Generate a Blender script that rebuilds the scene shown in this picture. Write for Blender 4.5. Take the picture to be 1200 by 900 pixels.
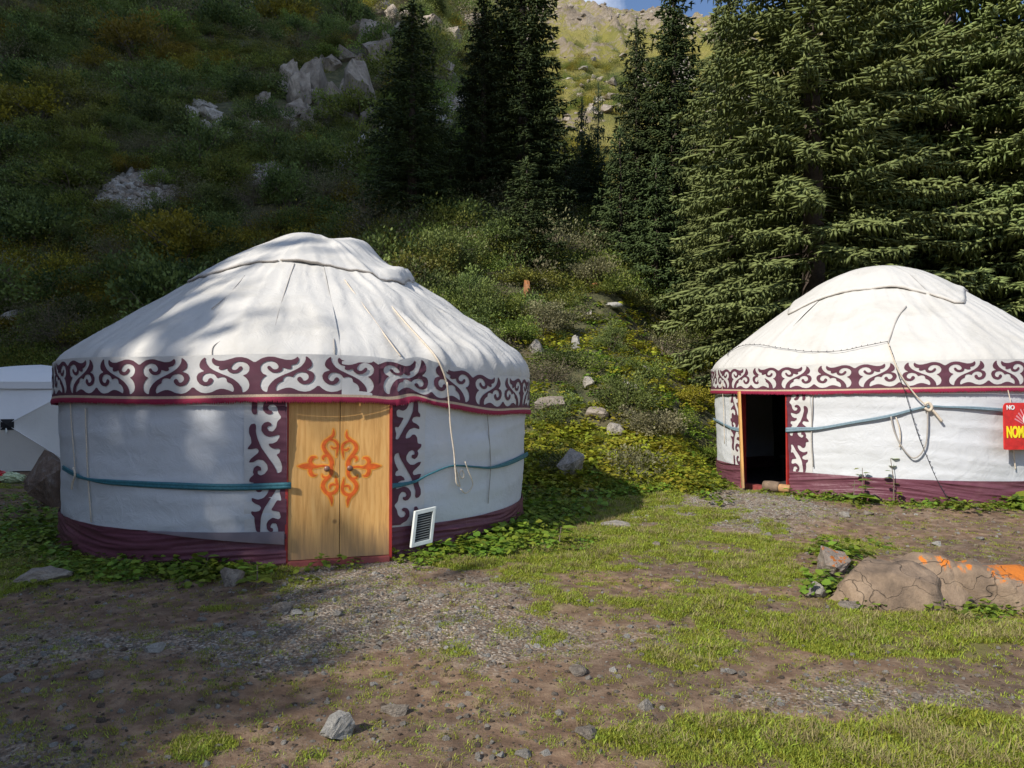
import bpy, bmesh, math, random
import numpy as np
from mathutils import Vector, Matrix

for o in list(bpy.data.objects):
    bpy.data.objects.remove(o)
scene = bpy.context.scene
COL = scene.collection
R_ = math.radians

# ------------------------------------------------------------------ camera, sky, sun, exposure
CAM_Z = 1.6
FPX = 832.0                      # focal length in pixels of the 1200 px wide photograph
PITCH = math.atan(20 / FPX)
cd = bpy.data.cameras.new("camera")
cam = bpy.data.objects.new("camera", cd)
COL.objects.link(cam)
cam.location = (0, 0, CAM_Z)
cam.rotation_euler = (math.pi / 2 + PITCH, 0, 0)
cd.sensor_width = 36
cd.lens = 36 * FPX / 1200
cd.clip_start = 0.05
cd.clip_end = 3000
scene.camera = cam

SUN_A = 44.0                     # travel direction of the light, from +x towards +y
SUN_EL = 37.0
su = np.array([math.cos(R_(SUN_A)), math.sin(R_(SUN_A))])
sn = np.array([su[1], -su[0]])
TEL = math.tan(R_(SUN_EL))
sl = bpy.data.lights.new("sun", 'SUN')
sl.energy = 4.3
sl.angle = R_(0.53)
sl.color = (1.0, 0.94, 0.84)
sun = bpy.data.objects.new("sun", sl)
COL.objects.link(sun)
dvec = Vector((su[0] * math.cos(R_(SUN_EL)), su[1] * math.cos(R_(SUN_EL)), -math.sin(R_(SUN_EL))))
sun.rotation_euler = dvec.to_track_quat('-Z', 'Y').to_euler()

w = bpy.data.worlds.new("World")
scene.world = w
w.use_nodes = True
wn = w.node_tree.nodes
wl_ = w.node_tree.links
bg = wn["Background"]
sky = wn.new("ShaderNodeTexSky")
sky.sky_type = 'NISHITA'
sky.sun_disc = False
sky.sun_elevation = R_(SUN_EL)
sky.sun_rotation = math.atan2(-su[0], -su[1])
sky.altitude = 2200
sky.dust_density = 0.6
sky.ozone_density = 2.2
tc = wn.new("ShaderNodeTexCoord")
cn = wn.new("ShaderNodeTexNoise")
cn.inputs["Scale"].default_value = 3.1
cn.inputs["Detail"].default_value = 7
cn.inputs["Roughness"].default_value = 0.55
wl_.new(tc.outputs["Generated"], cn.inputs["Vector"])
cr = wn.new("ShaderNodeValToRGB")
cr.color_ramp.elements[0].position = 0.52
cr.color_ramp.elements[1].position = 0.66
wl_.new(cn.outputs["Fac"], cr.inputs["Fac"])
mx = wn.new("ShaderNodeMix")
mx.data_type = 'RGBA'
mx.inputs[7].default_value = (8.0, 8.3, 8.8, 1)
wl_.new(cr.outputs["Color"], mx.inputs[0])
wl_.new(sky.outputs["Color"], mx.inputs[6])
wl_.new(mx.outputs[2], bg.inputs["Color"])
bg.inputs["Strength"].default_value = 0.135

scene.view_settings.view_transform = 'Standard'
scene.view_settings.look = 'None'
scene.view_settings.exposure = 0.38
scene.view_settings.gamma = 1.0
scene.view_settings.use_curve_mapping = False
scene.render.resolution_x = 1024
scene.render.resolution_y = 768
try:
    scene.cycles.max_bounces = 4
    scene.cycles.diffuse_bounces = 3
    scene.cycles.glossy_bounces = 2
    scene.cycles.transparent_max_bounces = 8
except Exception:
    pass

# ------------------------------------------------------------------ helpers
def vnoise(x, y, seed=0):
    x = np.asarray(x, float); y = np.asarray(y, float)
    xi = np.floor(x).astype(np.int64); yi = np.floor(y).astype(np.int64)
    xf = x - xi; yf = y - yi
    def hh(a, b):
        h = (a * 374761393 + b * 668265263 + seed * 1442695041) & 0xffffffff
        h = ((h ^ (h >> 13)) * 1274126177) & 0xffffffff
        h = ((h ^ (h >> 16)) * 2246822519) & 0xffffffff
        return ((h ^ (h >> 15)) & 0xffffff) / float(0xffffff)
    u = xf * xf * xf * (xf * (xf * 6 - 15) + 10)
    v = yf * yf * yf * (yf * (yf * 6 - 15) + 10)
    a = hh(xi, yi); b = hh(xi + 1, yi); c = hh(xi, yi + 1); d = hh(xi + 1, yi + 1)
    return (a * (1 - u) + b * u) * (1 - v) + (c * (1 - u) + d * u) * v

def fbm(x, y, octv=4, seed=0, gain=0.5):
    s = 0; a = 1; t = 0
    x = np.asarray(x, float); y = np.asarray(y, float)
    for i in range(octv):
        s = s + a * vnoise(x + 17.3 * i, y - 9.1 * i, seed + i)
        t += a; a *= gain; x = x * 2.03; y = y * 2.03
    return s / t

def ridged(x, y, octv=4, seed=0):
    s = 0; a = 1; t = 0
    x = np.asarray(x, float); y = np.asarray(y, float)
    for i in range(octv):
        n = 1 - np.abs(2 * vnoise(x + 31.7 * i, y + 5.3 * i, seed + i) - 1)
        s = s + a * n * n; t += a; a *= 0.5; x = x * 2.1; y = y * 2.1
    return s / t

def sstep(a, b, x):
    t = np.clip((np.asarray(x, float) - a) / (b - a), 0, 1)
    return t * t * (3 - 2 * t)

def mesh_from(name, verts, faces, smooth=False):
    me = bpy.data.meshes.new(name)
    verts = np.asarray(verts, np.float32).reshape(-1, 3)
    if isinstance(faces, np.ndarray):
        nf, k = faces.shape
        me.vertices.add(len(verts)); me.vertices.foreach_set("co", verts.ravel())
        me.loops.add(nf * k); me.loops.foreach_set("vertex_index", faces.astype(np.int32).ravel())
        me.polygons.add(nf)
        me.polygons.foreach_set("loop_start", np.arange(0, nf * k, k, dtype=np.int32))
        me.update(calc_edges=True)
    else:
        me.from_pydata([tuple(map(float, v)) for v in verts], [], faces)
        me.update()
    if smooth:
        me.polygons.foreach_set("use_smooth", np.ones(len(me.polygons), bool))
    return me

def set_attr(me, name, vals, domain='POINT'):
    a = me.attributes.new(name, 'FLOAT', domain)
    a.data.foreach_set("value", np.asarray(vals, np.float32))

def tag(o, label=None, cat=None, group=None, kind=None):
    if label: o["label"] = label
    if cat: o["category"] = cat
    if group: o["group"] = group
    if kind: o["kind"] = kind
    return o

def link(name, me, mat=None, parent=None, loc=None):
    o = bpy.data.objects.new(name, me)
    COL.objects.link(o)
    if mat is not None and me is not None and not me.materials:
        me.materials.append(mat)
    if parent is not None:
        o.parent = parent
    if loc is not None:
        o.location = loc
    return o

def empty(name, loc, rz=0):
    o = bpy.data.objects.new(name, None)
    COL.objects.link(o)
    o.location = loc
    o.rotation_euler = (0, 0, rz)
    o.empty_display_size = 0.2
    return o

class MB:
    def __init__(s): s.v = []; s.f = []
    def add(s, vs, fs):
        n = len(s.v); s.v.extend([tuple(p) for p in vs]); s.f.extend([tuple(i + n for i in f) for f in fs])
    def tube(s, pts, r, sides=6, caps=True):
        pts = [Vector(p) for p in pts]
        rr = r if isinstance(r, (list, tuple)) else [r] * len(pts)
        vs = []; prev = None
        for i, p in enumerate(pts):
            d = (pts[min(i + 1, len(pts) - 1)] - pts[max(i - 1, 0)])
            d = d.normalized() if d.length > 1e-9 else Vector((0, 0, 1))
            if prev is None:
                a = Vector((0, 0, 1)) if abs(d.z) < 0.9 else Vector((1, 0, 0))
                e = d.cross(a).normalized()
            else:
                e = (prev - d * prev.dot(d)).normalized()
            prev = e
            f = d.cross(e)
            for k in range(sides):
                t = 2 * math.pi * k / sides
                vs.append(p + (e * math.cos(t) + f * math.sin(t)) * rr[i])
        fs = []
        for i in range(len(pts) - 1):
            for k in range(sides):
                k2 = (k + 1) % sides
                fs.append((i * sides + k, i * sides + k2, (i + 1) * sides + k2, (i + 1) * sides + k))
        if caps:
            fs.append(tuple(range(sides - 1, -1, -1)))
            b = (len(pts) - 1) * sides
            fs.append(tuple(b + k for k in range(sides)))
        s.add(vs, fs)
    def box(s, P, x0, x1, y0, y1, z0, z1):
        # P maps local (x,y,z) to a point
        vs = [P(x, y, z) for x in (x0, x1) for y in (y0, y1) for z in (z0, z1)]
        s.add(vs, [(0, 1, 3, 2), (4, 6, 7, 5), (0, 4, 5, 1), (2, 3, 7, 6), (0, 2, 6, 4), (1, 5, 7, 3)])
    def build(s, name, mat, parent=None, smooth=False, bevel=0.0):
        me = mesh_from(name, s.v, s.f, smooth)
        if bevel:
            bm = bmesh.new(); bm.from_mesh(me)
            bmesh.ops.recalc_face_normals(bm, faces=bm.faces)
            bmesh.ops.bevel(bm, geom=bm.edges[:], offset=bevel, segments=2, affect='EDGES', profile=0.7)
            bm.to_mesh(me); bm.free()
        else:
            bm = bmesh.new(); bm.from_mesh(me)
            bmesh.ops.recalc_face_normals(bm, faces=bm.faces)
            bm.to_mesh(me); bm.free()
        return link(name, me, mat, parent)

def smooth_path(pts, n=8):
    """Catmull-Rom through points of any dimension."""
    P = [np.asarray(p, float) for p in pts]
    if len(P) < 3:
        return [P[0] + (P[-1] - P[0]) * t for t in np.linspace(0, 1, n + 1)]
    Q = [2 * P[0] - P[1]] + P + [2 * P[-1] - P[-2]]
    out = []
    for i in range(1, len(Q) - 2):
        for t in np.linspace(0, 1, n, endpoint=False):
            a, b, c, d = Q[i - 1], Q[i], Q[i + 1], Q[i + 2]
            out.append(0.5 * ((2 * b) + (c - a) * t + (2 * a - 5 * b + 4 * c - d) * t * t + (3 * b - a - 3 * c + d) * t ** 3))
    out.append(P[-1])
    return out

# ---- node helpers
def new_mat(name):
    m = bpy.data.materials.new(name)
    m.use_nodes = True
    nt = m.node_tree
    b = nt.nodes["Principled BSDF"]
    return m, nt, b

def N(nt, t, **kw):
    n = nt.nodes.new(t)
    for k, v in kw.items():
        setattr(n, k, v)
    return n

def noise_node(nt, scale, detail=4, rough=0.5, vec=None, dist=0.0):
    n = N(nt, "ShaderNodeTexNoise")
    n.inputs["Scale"].default_value = scale
    n.inputs["Detail"].default_value = detail
    n.inputs["Roughness"].default_value = rough
    n.inputs["Distortion"].default_value = dist
    if vec is not None:
        nt.links.new(vec, n.inputs["Vector"])
    return n.outputs["Fac"]

def ramp(nt, fac, stops):
    r = N(nt, "ShaderNodeValToRGB")
    el = r.color_ramp.elements
    while len(el) > 1:
        el.remove(el[-1])
    el[0].position = stops[0][0]; el[0].color = (*stops[0][1], 1)
    for p, c in stops[1:]:
        e = el.new(p); e.color = (*c, 1)
    nt.links.new(fac, r.inputs["Fac"])
    return r.outputs["Color"]

def fr(nt, fac, a, b):
    m = N(nt, "ShaderNodeMapRange")
    m.inputs["From Min"].default_value = a; m.inputs["From Max"].default_value = b
    nt.links.new(fac, m.inputs["Value"])
    return m.outputs["Result"]

def mixc(nt, fac, a, b, mode='MIX'):
    m = N(nt, "ShaderNodeMix", data_type='RGBA', blend_type=mode)
    for sock, v in ((m.inputs[0], fac), (m.inputs[6], a), (m.inputs[7], b)):
        if isinstance(v, (int, float)):
            sock.default_value = v
        elif isinstance(v, tuple):
            sock.default_value = (*v, 1) if len(v) == 3 else v
        else:
            nt.links.new(v, sock)
    return m.outputs[2]

def mth(nt, op, a, b=None):
    m = N(nt, "ShaderNodeMath", operation=op)
    for i, v in enumerate((a, b)):
        if v is None: continue
        if isinstance(v, (int, float)): m.inputs[i].default_value = v
        else: nt.links.new(v, m.inputs[i])
    return m.outputs[0]

def bump(nt, b, h, strength=0.3, dist=0.01):
    n = N(nt, "ShaderNodeBump")
    n.inputs["Strength"].default_value = strength
    n.inputs["Distance"].default_value = dist
    nt.links.new(h, n.inputs["Height"])
    nt.links.new(n.outputs["Normal"], b.inputs["Normal"])

def attr(nt, name):
    a = N(nt, "ShaderNodeAttribute"); a.attribute_name = name
    return a.outputs["Fac"]

def objco(nt):
    return N(nt, "ShaderNodeTexCoord").outputs["Object"]

def geoco(nt):
    return N(nt, "ShaderNodeNewGeometry").outputs["Position"]

def simple(name, col, rough=0.7, var=0.15, scale=6.0, bmp=0.0, bscale=60, metal=0.0, sheen=0.0):
    m, nt, b = new_mat(name)
    co = objco(nt)
    n1 = noise_node(nt, scale, 5, 0.6, co)
    lo = tuple(c * (1 - var) for c in col); hi = tuple(min(1, c * (1 + var)) for c in col)
    nt.links.new(ramp(nt, n1, [(0.3, lo), (0.7, hi)]), b.inputs["Base Color"])
    b.inputs["Roughness"].default_value = rough
    b.inputs["Metallic"].default_value = metal
    if sheen:
        b.inputs["Sheen Weight"].default_value = sheen
    if bmp:
        bump(nt, b, noise_node(nt, bscale, 4, 0.6, co), bmp, 0.004)
    return m

def canvas(name, col, dirt, wr=0.35, rough=0.85):
    m, nt, b = new_mat(name)
    co = objco(nt)
    n1 = noise_node(nt, 1.3, 6, 0.65, co, 0.6)
    n2 = noise_node(nt, 9, 5, 0.7, co)
    c1 = mixc(nt, fr(nt, n1, 0.50, 0.78), col, dirt)
    c2 = mixc(nt, mth(nt, 'MULTIPLY', fr(nt, n2, 0.6, 0.85), 0.35), c1, tuple(c * 0.72 for c in dirt))
    nt.links.new(c2, b.inputs["Base Color"])
    b.inputs["Roughness"].default_value = rough
    b.inputs["Specular IOR Level"].default_value = 0.25
    wv = noise_node(nt, 420, 2, 0.5, co)
    cre = noise_node(nt, 5.0, 6, 0.62, co, 1.2)
    h = mth(nt, 'ADD', mth(nt, 'MULTIPLY', cre, 1.0), mth(nt, 'MULTIPLY', wv, 0.05))
    bump(nt, b, h, wr, 0.03)
    return m

def foliage_mat(name, dark, light, trans=0.3, rough=0.55, hue=0.06, pos=(0.0, 1.0)):
    m, nt, b = new_mat(name)
    t = attr(nt, "tint")
    c = ramp(nt, t, [(pos[0], dark), (pos[1], light)])
    oi = N(nt, "ShaderNodeObjectInfo")
    hs = N(nt, "ShaderNodeHueSaturation")
    nt.links.new(c, hs.inputs["Color"])
    nt.links.new(mth(nt, 'ADD', mth(nt, 'MULTIPLY', oi.outputs["Random"], hue), 0.5 - hue / 2), hs.inputs["Hue"])
    nt.links.new(mth(nt, 'ADD', mth(nt, 'MULTIPLY', oi.outputs["Random"], 0.45), 0.78), hs.inputs["Value"])
    nt.links.new(hs.outputs["Color"], b.inputs["Base Color"])
    b.inputs["Roughness"].default_value = rough
    b.inputs["Specular IOR Level"].default_value = 0.25
    tr = N(nt, "ShaderNodeBsdfTranslucent")
    nt.links.new(hs.outputs["Color"], tr.inputs["Color"])
    ms = N(nt, "ShaderNodeMixShader")
    ms.inputs[0].default_value = trans
    out = nt.nodes["Material Output"]
    nt.links.new(b.outputs[0], ms.inputs[1]); nt.links.new(tr.outputs[0], ms.inputs[2])
    nt.links.new(ms.outputs[0], out.inputs["Surface"])
    return m

def rock_mat(name, a, b_, c, lichen=0.0, lcol=(0.55, 0.16, 0.015), sc=3.0, use_crest=False):
    m, nt, b = new_mat(name)
    co = objco(nt)
    n1 = noise_node(nt, sc, 8, 0.65, co, 0.4)
    n2 = noise_node(nt, sc * 6, 6, 0.7, co)
    col = ramp(nt, n1, [(0.3, a), (0.5, b_), (0.72, c)])
    col = mixc(nt, mth(nt, 'MULTIPLY', fr(nt, n2, 0.45, 0.8), 0.5), col, tuple(x * 0.45 for x in a))
    if lichen:
        n3 = noise_node(nt, sc * 1.1, 7, 0.72, co, 0.3)
        g = N(nt, "ShaderNodeNewGeometry")
        sx = N(nt, "ShaderNodeSeparateXYZ"); nt.links.new(g.outputs["Normal"], sx.inputs[0])
        up = fr(nt, sx.outputs["Z"], 0.1, 0.7)
        if use_crest:
            n3 = mth(nt, 'ADD', n3, mth(nt, 'MULTIPLY', mth(nt, 'SUBTRACT', attr(nt, "crest"), 0.74), 0.20))
        f = mth(nt, 'MULTIPLY', fr(nt, n3, 0.66 - lichen * 0.10, 0.69 - lichen * 0.10), up)
        col = mixc(nt, f, col, lcol)
    crack = None
    if use_crest:
        vc = N(nt, "ShaderNodeTexVoronoi"); vc.feature = 'DISTANCE_TO_EDGE'; vc.inputs["Scale"].default_value = 2.3
        mp = N(nt, "ShaderNodeMapping"); mp.inputs["Scale"].default_value = (1.0, 1.0, 2.6); mp.inputs["Rotation"].default_value = (0, 0.6, 0.3)
        wob = N(nt, "ShaderNodeTexNoise"); wob.inputs["Scale"].default_value = 5.0; nt.links.new(co, wob.inputs["Vector"])
        av = N(nt, "ShaderNodeVectorMath", operation='MULTIPLY_ADD'); av.inputs[1].default_value = (.35, .35, .35)
        nt.links.new(wob.outputs["Color"], av.inputs[0]); nt.links.new(co, av.inputs[2])
        nt.links.new(av.outputs[0], mp.inputs["Vector"]); nt.links.new(mp.outputs["Vector"], vc.inputs["Vector"])
        crack = fr(nt, vc.outputs["Distance"], 0.0, 0.014)
        col = mixc(nt, mth(nt, 'ADD', mth(nt, 'MULTIPLY', crack, 0.4), 0.6), (0.07, 0.05, 0.038), col)
    oi = N(nt, "ShaderNodeObjectInfo")
    hs = N(nt, "ShaderNodeHueSaturation")
    nt.links.new(col, hs.inputs["Color"])
    nt.links.new(mth(nt, 'ADD', mth(nt, 'MULTIPLY', oi.outputs["Random"], 0.5), 0.75), hs.inputs["Value"])
    nt.links.new(hs.outputs["Color"], b.inputs["Base Color"])
    b.inputs["Roughness"].default_value = 0.9
    h = mth(nt, 'ADD', n1, mth(nt, 'MULTIPLY', n2, 0.4))
    if crack is not None:
        h = mth(nt, 'ADD', h, mth(nt, 'MULTIPLY', crack, 0.3))
    bump(nt, b, h, 0.9, 0.05)
    return m

# ------------------------------------------------------------------ terrain shape
def start_line(x):
    return np.interp(x, [-60, -40, -15, -8, -4.5, -1, 1, 3, 4.2, 6, 9, 14, 40],
                     [26, 23, 19.5, 18, 14.2, 12.4, 11.7, 11.9, 14.0, 17.0, 17.6, 18.5, 22])

def terrain(x, y, detail=True):
    x = np.asarray(x, float); y = np.asarray(y, float)
    s = y - start_line(x)
    hc = np.interp(s, [-100, -1.5, 0, 2, 8, 22, 60, 90], [0, 0, 0.10, 0.75, 3.3, 10.5, 20, 28])
    crest = np.interp(x, [-300, -40, 25, 37, 50, 72, 98, 140, 250], [300, 260, 214, 203, 190, 184, 176, 150, 120])
    mt = 28 + 0.72 * (s - 90)
    crag = (ridged(x / 26, y / 34, 5, 11) - 0.45)
    mt = mt + crag * 17 * sstep(100, 190, s)
    top = crest + (ridged(x / 14, y / 60, 4, 21) - 0.4) * 13
    mt = np.minimum(mt, top)
    hc = np.where(s > 90, np.maximum(mt, 28), hc)
    hl = np.interp(s, [-100, -1.5, 0, 2, 6, 200, 600], [0, 0, 0.1, 0.9, 3.7, 145, 420]) + \
        0.17 * np.clip(-x - 4, 0, 200) * sstep(2, 25, s)
    t = x / np.maximum(y + 4, 6)
    wl = sstep(0.07, -0.13, t)
    h = wl * hl + (1 - wl) * hc
    big = sstep(0, 12, s)
    if detail:
        h = h + big * ((fbm(x / 7, y / 7, 4, 3) - 0.5) * 2.0 + (ridged(x / 15, y / 15, 4, 5) - 0.4) * 3.0 * sstep(12, 45, s))
        h = h + sstep(-0.5, 3, s) * (fbm(x / 1.6, y / 1.6, 3, 7) - 0.5) * 0.45
        h = h + (fbm(x / 1.9, y / 1.9, 4, 9) - 0.5) * 0.09 + (fbm(x / 0.35, y / 0.35, 3, 13) - 0.5) * 0.04 + (fbm(x / 0.1, y / 0.1, 2, 15) - 0.5) * 0.016
    # gentle rise under the second yurt
    h = h + 0.14 * sstep(8.2, 10.6, y) * sstep(1.5, 4.0, x)
    # flatten the pads under the yurts and tent
    for (cx, cy, cz, r) in ((-2.74, 9.71, 0.0, 2.85), (6.76, 13.07, 0.14, 2.85), (-11.2, 17.3, 0.0, 2.0)):
        d = np.hypot(x - cx, y - cy)
        k = sstep(r + 0.9, r - 0.1, d)
        h = h * (1 - k) + (cz - 0.03) * k
    # unseen ridge added at the left, its crest shaped to shade the hillside
    p = x * sn[0] + y * sn[1]; q = x * su[0] + y * su[1]
    C = np.interp(p, [-220, -100, -65, -40, -25, -21, -17, -10, 10, 60], [195, 176, 160, 142, 134, 126, 84, 50, 36, 20])
    hr = C * np.clip((-28 - q) / 82, 0, 1.0)
    hr = hr + (fbm(x / 12, y / 12, 4, 41) - 0.5) * 6 * sstep(0, 12, hr)
    return np.maximum(h, hr)

def _grid(x0, x1, y0, y1, st):
    xs = np.arange(x0, x1 + st, st); ys = np.arange(y0, y1 + st, st)
    X, Y = np.meshgrid(xs, ys)
    return x0, y0, st, terrain(X.ravel(), Y.ravel()).reshape(X.shape)
_GA = _grid(-18, 18, 1, 34, 0.06); _GB = _grid(-160, 160, -60, 425, 0.6)
def _look(G, x, y):
    x0, y0, st, H = G
    u = np.clip((x - x0) / st, 0, H.shape[1] - 1.001); v = np.clip((y - y0) / st, 0, H.shape[0] - 1.001)
    i = u.astype(int); j = v.astype(int); fu = u - i; fv = v - j
    return (H[j, i] * (1 - fu) + H[j, i + 1] * fu) * (1 - fv) + (H[j + 1, i] * (1 - fu) + H[j + 1, i + 1] * fu) * fv
def hgt(x, y):
    """height of the terrain from a table of it"""
    x = np.asarray(x, float); y = np.asarray(y, float)
    near = (np.abs(x) < 18) & (y > 1) & (y < 34)
    return np.where(near, _look(_GA, x, y), _look(_GB, x, y))
def th(x, y):
    return float(hgt(np.array([x]), np.array([y]))[0])

cpt, spt = math.cos(PITCH), math.sin(PITCH)
def ray(px, py):
    a = (px - 600) / FPX; b = (450 - py) / FPX
    return np.array([a, cpt - b * spt, spt + b * cpt])

_ts = np.concatenate([np.geomspace(2.2, 30, 160), np.geomspace(30.3, 420, 160)])
def at(px, py):
    """point of the terrain seen at a pixel of the photograph"""
    d = ray(px, py); ts = _ts
    for rnd_ in range(2):
        X = d[0] * ts; Y = d[1] * ts; Z = CAM_Z + d[2] * ts
        g = Z - hgt(X, Y)
        i = int(np.argmax(g < 0))
        if g[i] >= 0: i = len(ts) - 1
        t0, t1 = ts[max(i - 1, 0)], ts[i]
        if rnd_ == 0: ts = np.linspace(t0, t1, 10)
    g0, g1 = g[max(i - 1, 0)], g[i]
    t = t0 + (t1 - t0) * (g0 / (g0 - g1) if g0 != g1 else 0)
    return np.array([d[0] * t, d[1] * t, CAM_Z + d[2] * t])

def proj(x, y, z):
    zc = y * cpt + (z - CAM_Z) * spt
    u = 600 + FPX * x / zc
    v = 450 - FPX * (-(y) * spt + (z - CAM_Z) * cpt) / zc
    return u, v

# ------------------------------------------------------------------ ground cover masks (in metres on the ground)
def ell(px, py, rx, ry, v):
    d0 = 1331.2 / (py - ry - 470); d1 = 1331.2 / (py + ry - 470); d = 1331.2 / (py - 470)
    return ((px - 600) / FPX * d, (d0 + d1) / 2, rx * d / FPX, abs(d0 - d1) / 2, v)

GRASS = [ell(*e) for e in [
    (560, 655, 100, 22, 1.2), (700, 640, 110, 30, .9), (830, 690, 200, 50, .85), (900, 640, 130, 28, .6),
    (830, 750, 170, 28, .9), (960, 868, 300, 32, 1.3), (1160, 870, 120, 40, 1.1), (430, 850, 110, 42, .62),
    (420, 795, 90, 14, .8), (150, 672, 150, 24, 1.2), (50, 640, 90, 40, 1.2), (250, 700, 90, 22, .75),
    (680, 612, 90, 16, 1.0), (1050, 592, 170, 12, 1.2), (740, 575, 90, 20, .9), (1010, 740, 150, 40, .6),
    (500, 720, 50, 30, .35), (760, 600, 60, 20, .8), (640, 720, 60, 40, .5), (1120, 740, 110, 30, .5),
    (820, 860, 120, 34, .8), (130, 800, 150, 16, .32), (200, 830, 90, 12, .34), (270, 880, 90, 20, .7), (30, 790, 50, 12, .5)]]
BARE = [ell(*e) for e in [
    (860, 810, 300, 24, 1.2), (640, 800, 150, 34, .5), (400, 715, 95, 48, 1.2), (900, 592, 110, 18, .8),
    (1090, 632, 120, 18, .8), (1110, 785, 95, 30, .9), (800, 668, 60, 18, .45), (130, 780, 240, 80, .35),
    (580, 720, 70, 22, .35), (700, 700, 60, 14, .3)]]
GRAVEL = [ell(*e) for e in [
    (400, 705, 100, 55, 1.2), (560, 735, 120, 26, .8), (850, 600, 120, 20, 1.0), (590, 690, 80, 18, .6),
    (1080, 815, 150, 20, .55), (180, 755, 200, 20, .5), (900, 815, 80, 14, .4), (690, 590, 70, 25, .5)]]

def blob(L, x, y):
    m = 0
    for cx, cy, rx, ry, v in L:
        d = ((x - cx) / rx) ** 2 + ((y - cy) / ry) ** 2
        m = m + v * np.exp(-d * 0.9)
    return m

def grass_mask(x, y):
    x = np.asarray(x, float); y = np.asarray(y, float)
    g = blob(GRASS, x, y) - blob(BARE, x, y)
    s = y - start_line(x)
    g = g + 1.2 * sstep(-2.5, 0.3, s)
    n = fbm(x / 0.55, y / 0.55, 4, 51) * 0.6 + fbm(x / 1.7, y / 1.7, 3, 57) * 0.4
    return np.clip((g * 0.70 + (n - 0.5) * 3.5 - 0.33) * 1.7, 0, 1)

def gravel_mask(x, y):
    n = fbm(np.asarray(x) / 0.8, np.asarray(y) / 0.8, 4, 61)
    return np.clip((blob(GRAVEL, x, y) * 0.9 + (n - 0.5) * 1.3 - 0.18) * 1.8, 0, 1)

# ------------------------------------------------------------------ terrain mesh
def ground_mat():
    m, nt, b = new_mat("ground_soil")
    co = geoco(nt)
    g = attr(nt, "grass"); gv = attr(nt, "gravel")
    big = noise_node(nt, 0.9, 5, 0.6, co)
    mid = noise_node(nt, 7, 6, 0.65, co)
    fine = noise_node(nt, 55, 5, 0.7, co)
    vor = N(nt, "ShaderNodeTexVoronoi"); vor.inputs["Scale"].default_value = 42
    nt.links.new(co, vor.inputs["Vector"])
    dirt = ramp(nt, mid, [(0.28, (0.07, 0.047, 0.033)), (0.5, (0.145, 0.10, 0.07)), (0.72, (0.25, 0.19, 0.135))])
    dirt = mixc(nt, fr(nt, big, 0.38, 0.62), dirt, mixc(nt, 1.0, dirt, (1.5, 1.38, 1.25), 'MULTIPLY'))
    stone = ramp(nt, vor.outputs["Color"], [(0.1, (0.26, 0.22, 0.175)), (0.5, (0.42, 0.37, 0.305)), (0.9, (0.56, 0.50, 0.42))])
    stone = mixc(nt, fr(nt, vor.outputs["Distance"], 0.35, 0.6), stone, (0.19, 0.145, 0.105))
    f = mth(nt, 'MULTIPLY', gv, fr(nt, mid, 0.30, 0.55))
    spk = fr(nt, fine, 0.60, 0.72)
    col = mixc(nt, f, dirt, stone)
    col = mixc(nt, mth(nt, 'MULTIPLY', spk, 0.45), col, (0.33, 0.28, 0.23))
    gr = ramp(nt, mid, [(0.3, (0.09, 0.095, 0.026)), (0.7, (0.18, 0.175, 0.05))])
    col = mixc(nt, mth(nt, 'MULTIPLY', g, 0.8), col, gr)
    nt.links.new(col, b.inputs["Base Color"])
    b.inputs["Roughness"].default_value = 0.95
    b.inputs["Specular IOR Level"].default_value = 0.15
    h = mth(nt, 'ADD', mth(nt, 'MULTIPLY', mid, 0.6), mth(nt, 'MULTIPLY', fine, 0.35))
    h = mth(nt, 'ADD', h, mth(nt, 'MULTIPLY', mth(nt, 'SUBTRACT', 0.6, vor.outputs["Distance"]), mth(nt, 'MULTIPLY', f, 0.8)))
    bump(nt, b, h, 0.8, 0.03)
    return m

def hill_mat():
    m, nt, b = new_mat("hillside_soil")
    co = geoco(nt)
    a = noise_node(nt, 0.35, 6, 0.65, co); c = noise_node(nt, 2.2, 6, 0.7, co)
    col = ramp(nt, c, [(0.3, (0.035, 0.038, 0.016)), (0.5, (0.075, 0.075, 0.03)), (0.7, (0.15, 0.125, 0.06))])
    col = mixc(nt, fr(nt, a, 0.55, 0.75), col, (0.11, 0.08, 0.05))
    nt.links.new(col, b.inputs["Base Color"])
    b.inputs["Roughness"].default_value = 0.95
    bump(nt, b, c, 0.8, 0.15)
    return m

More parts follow.
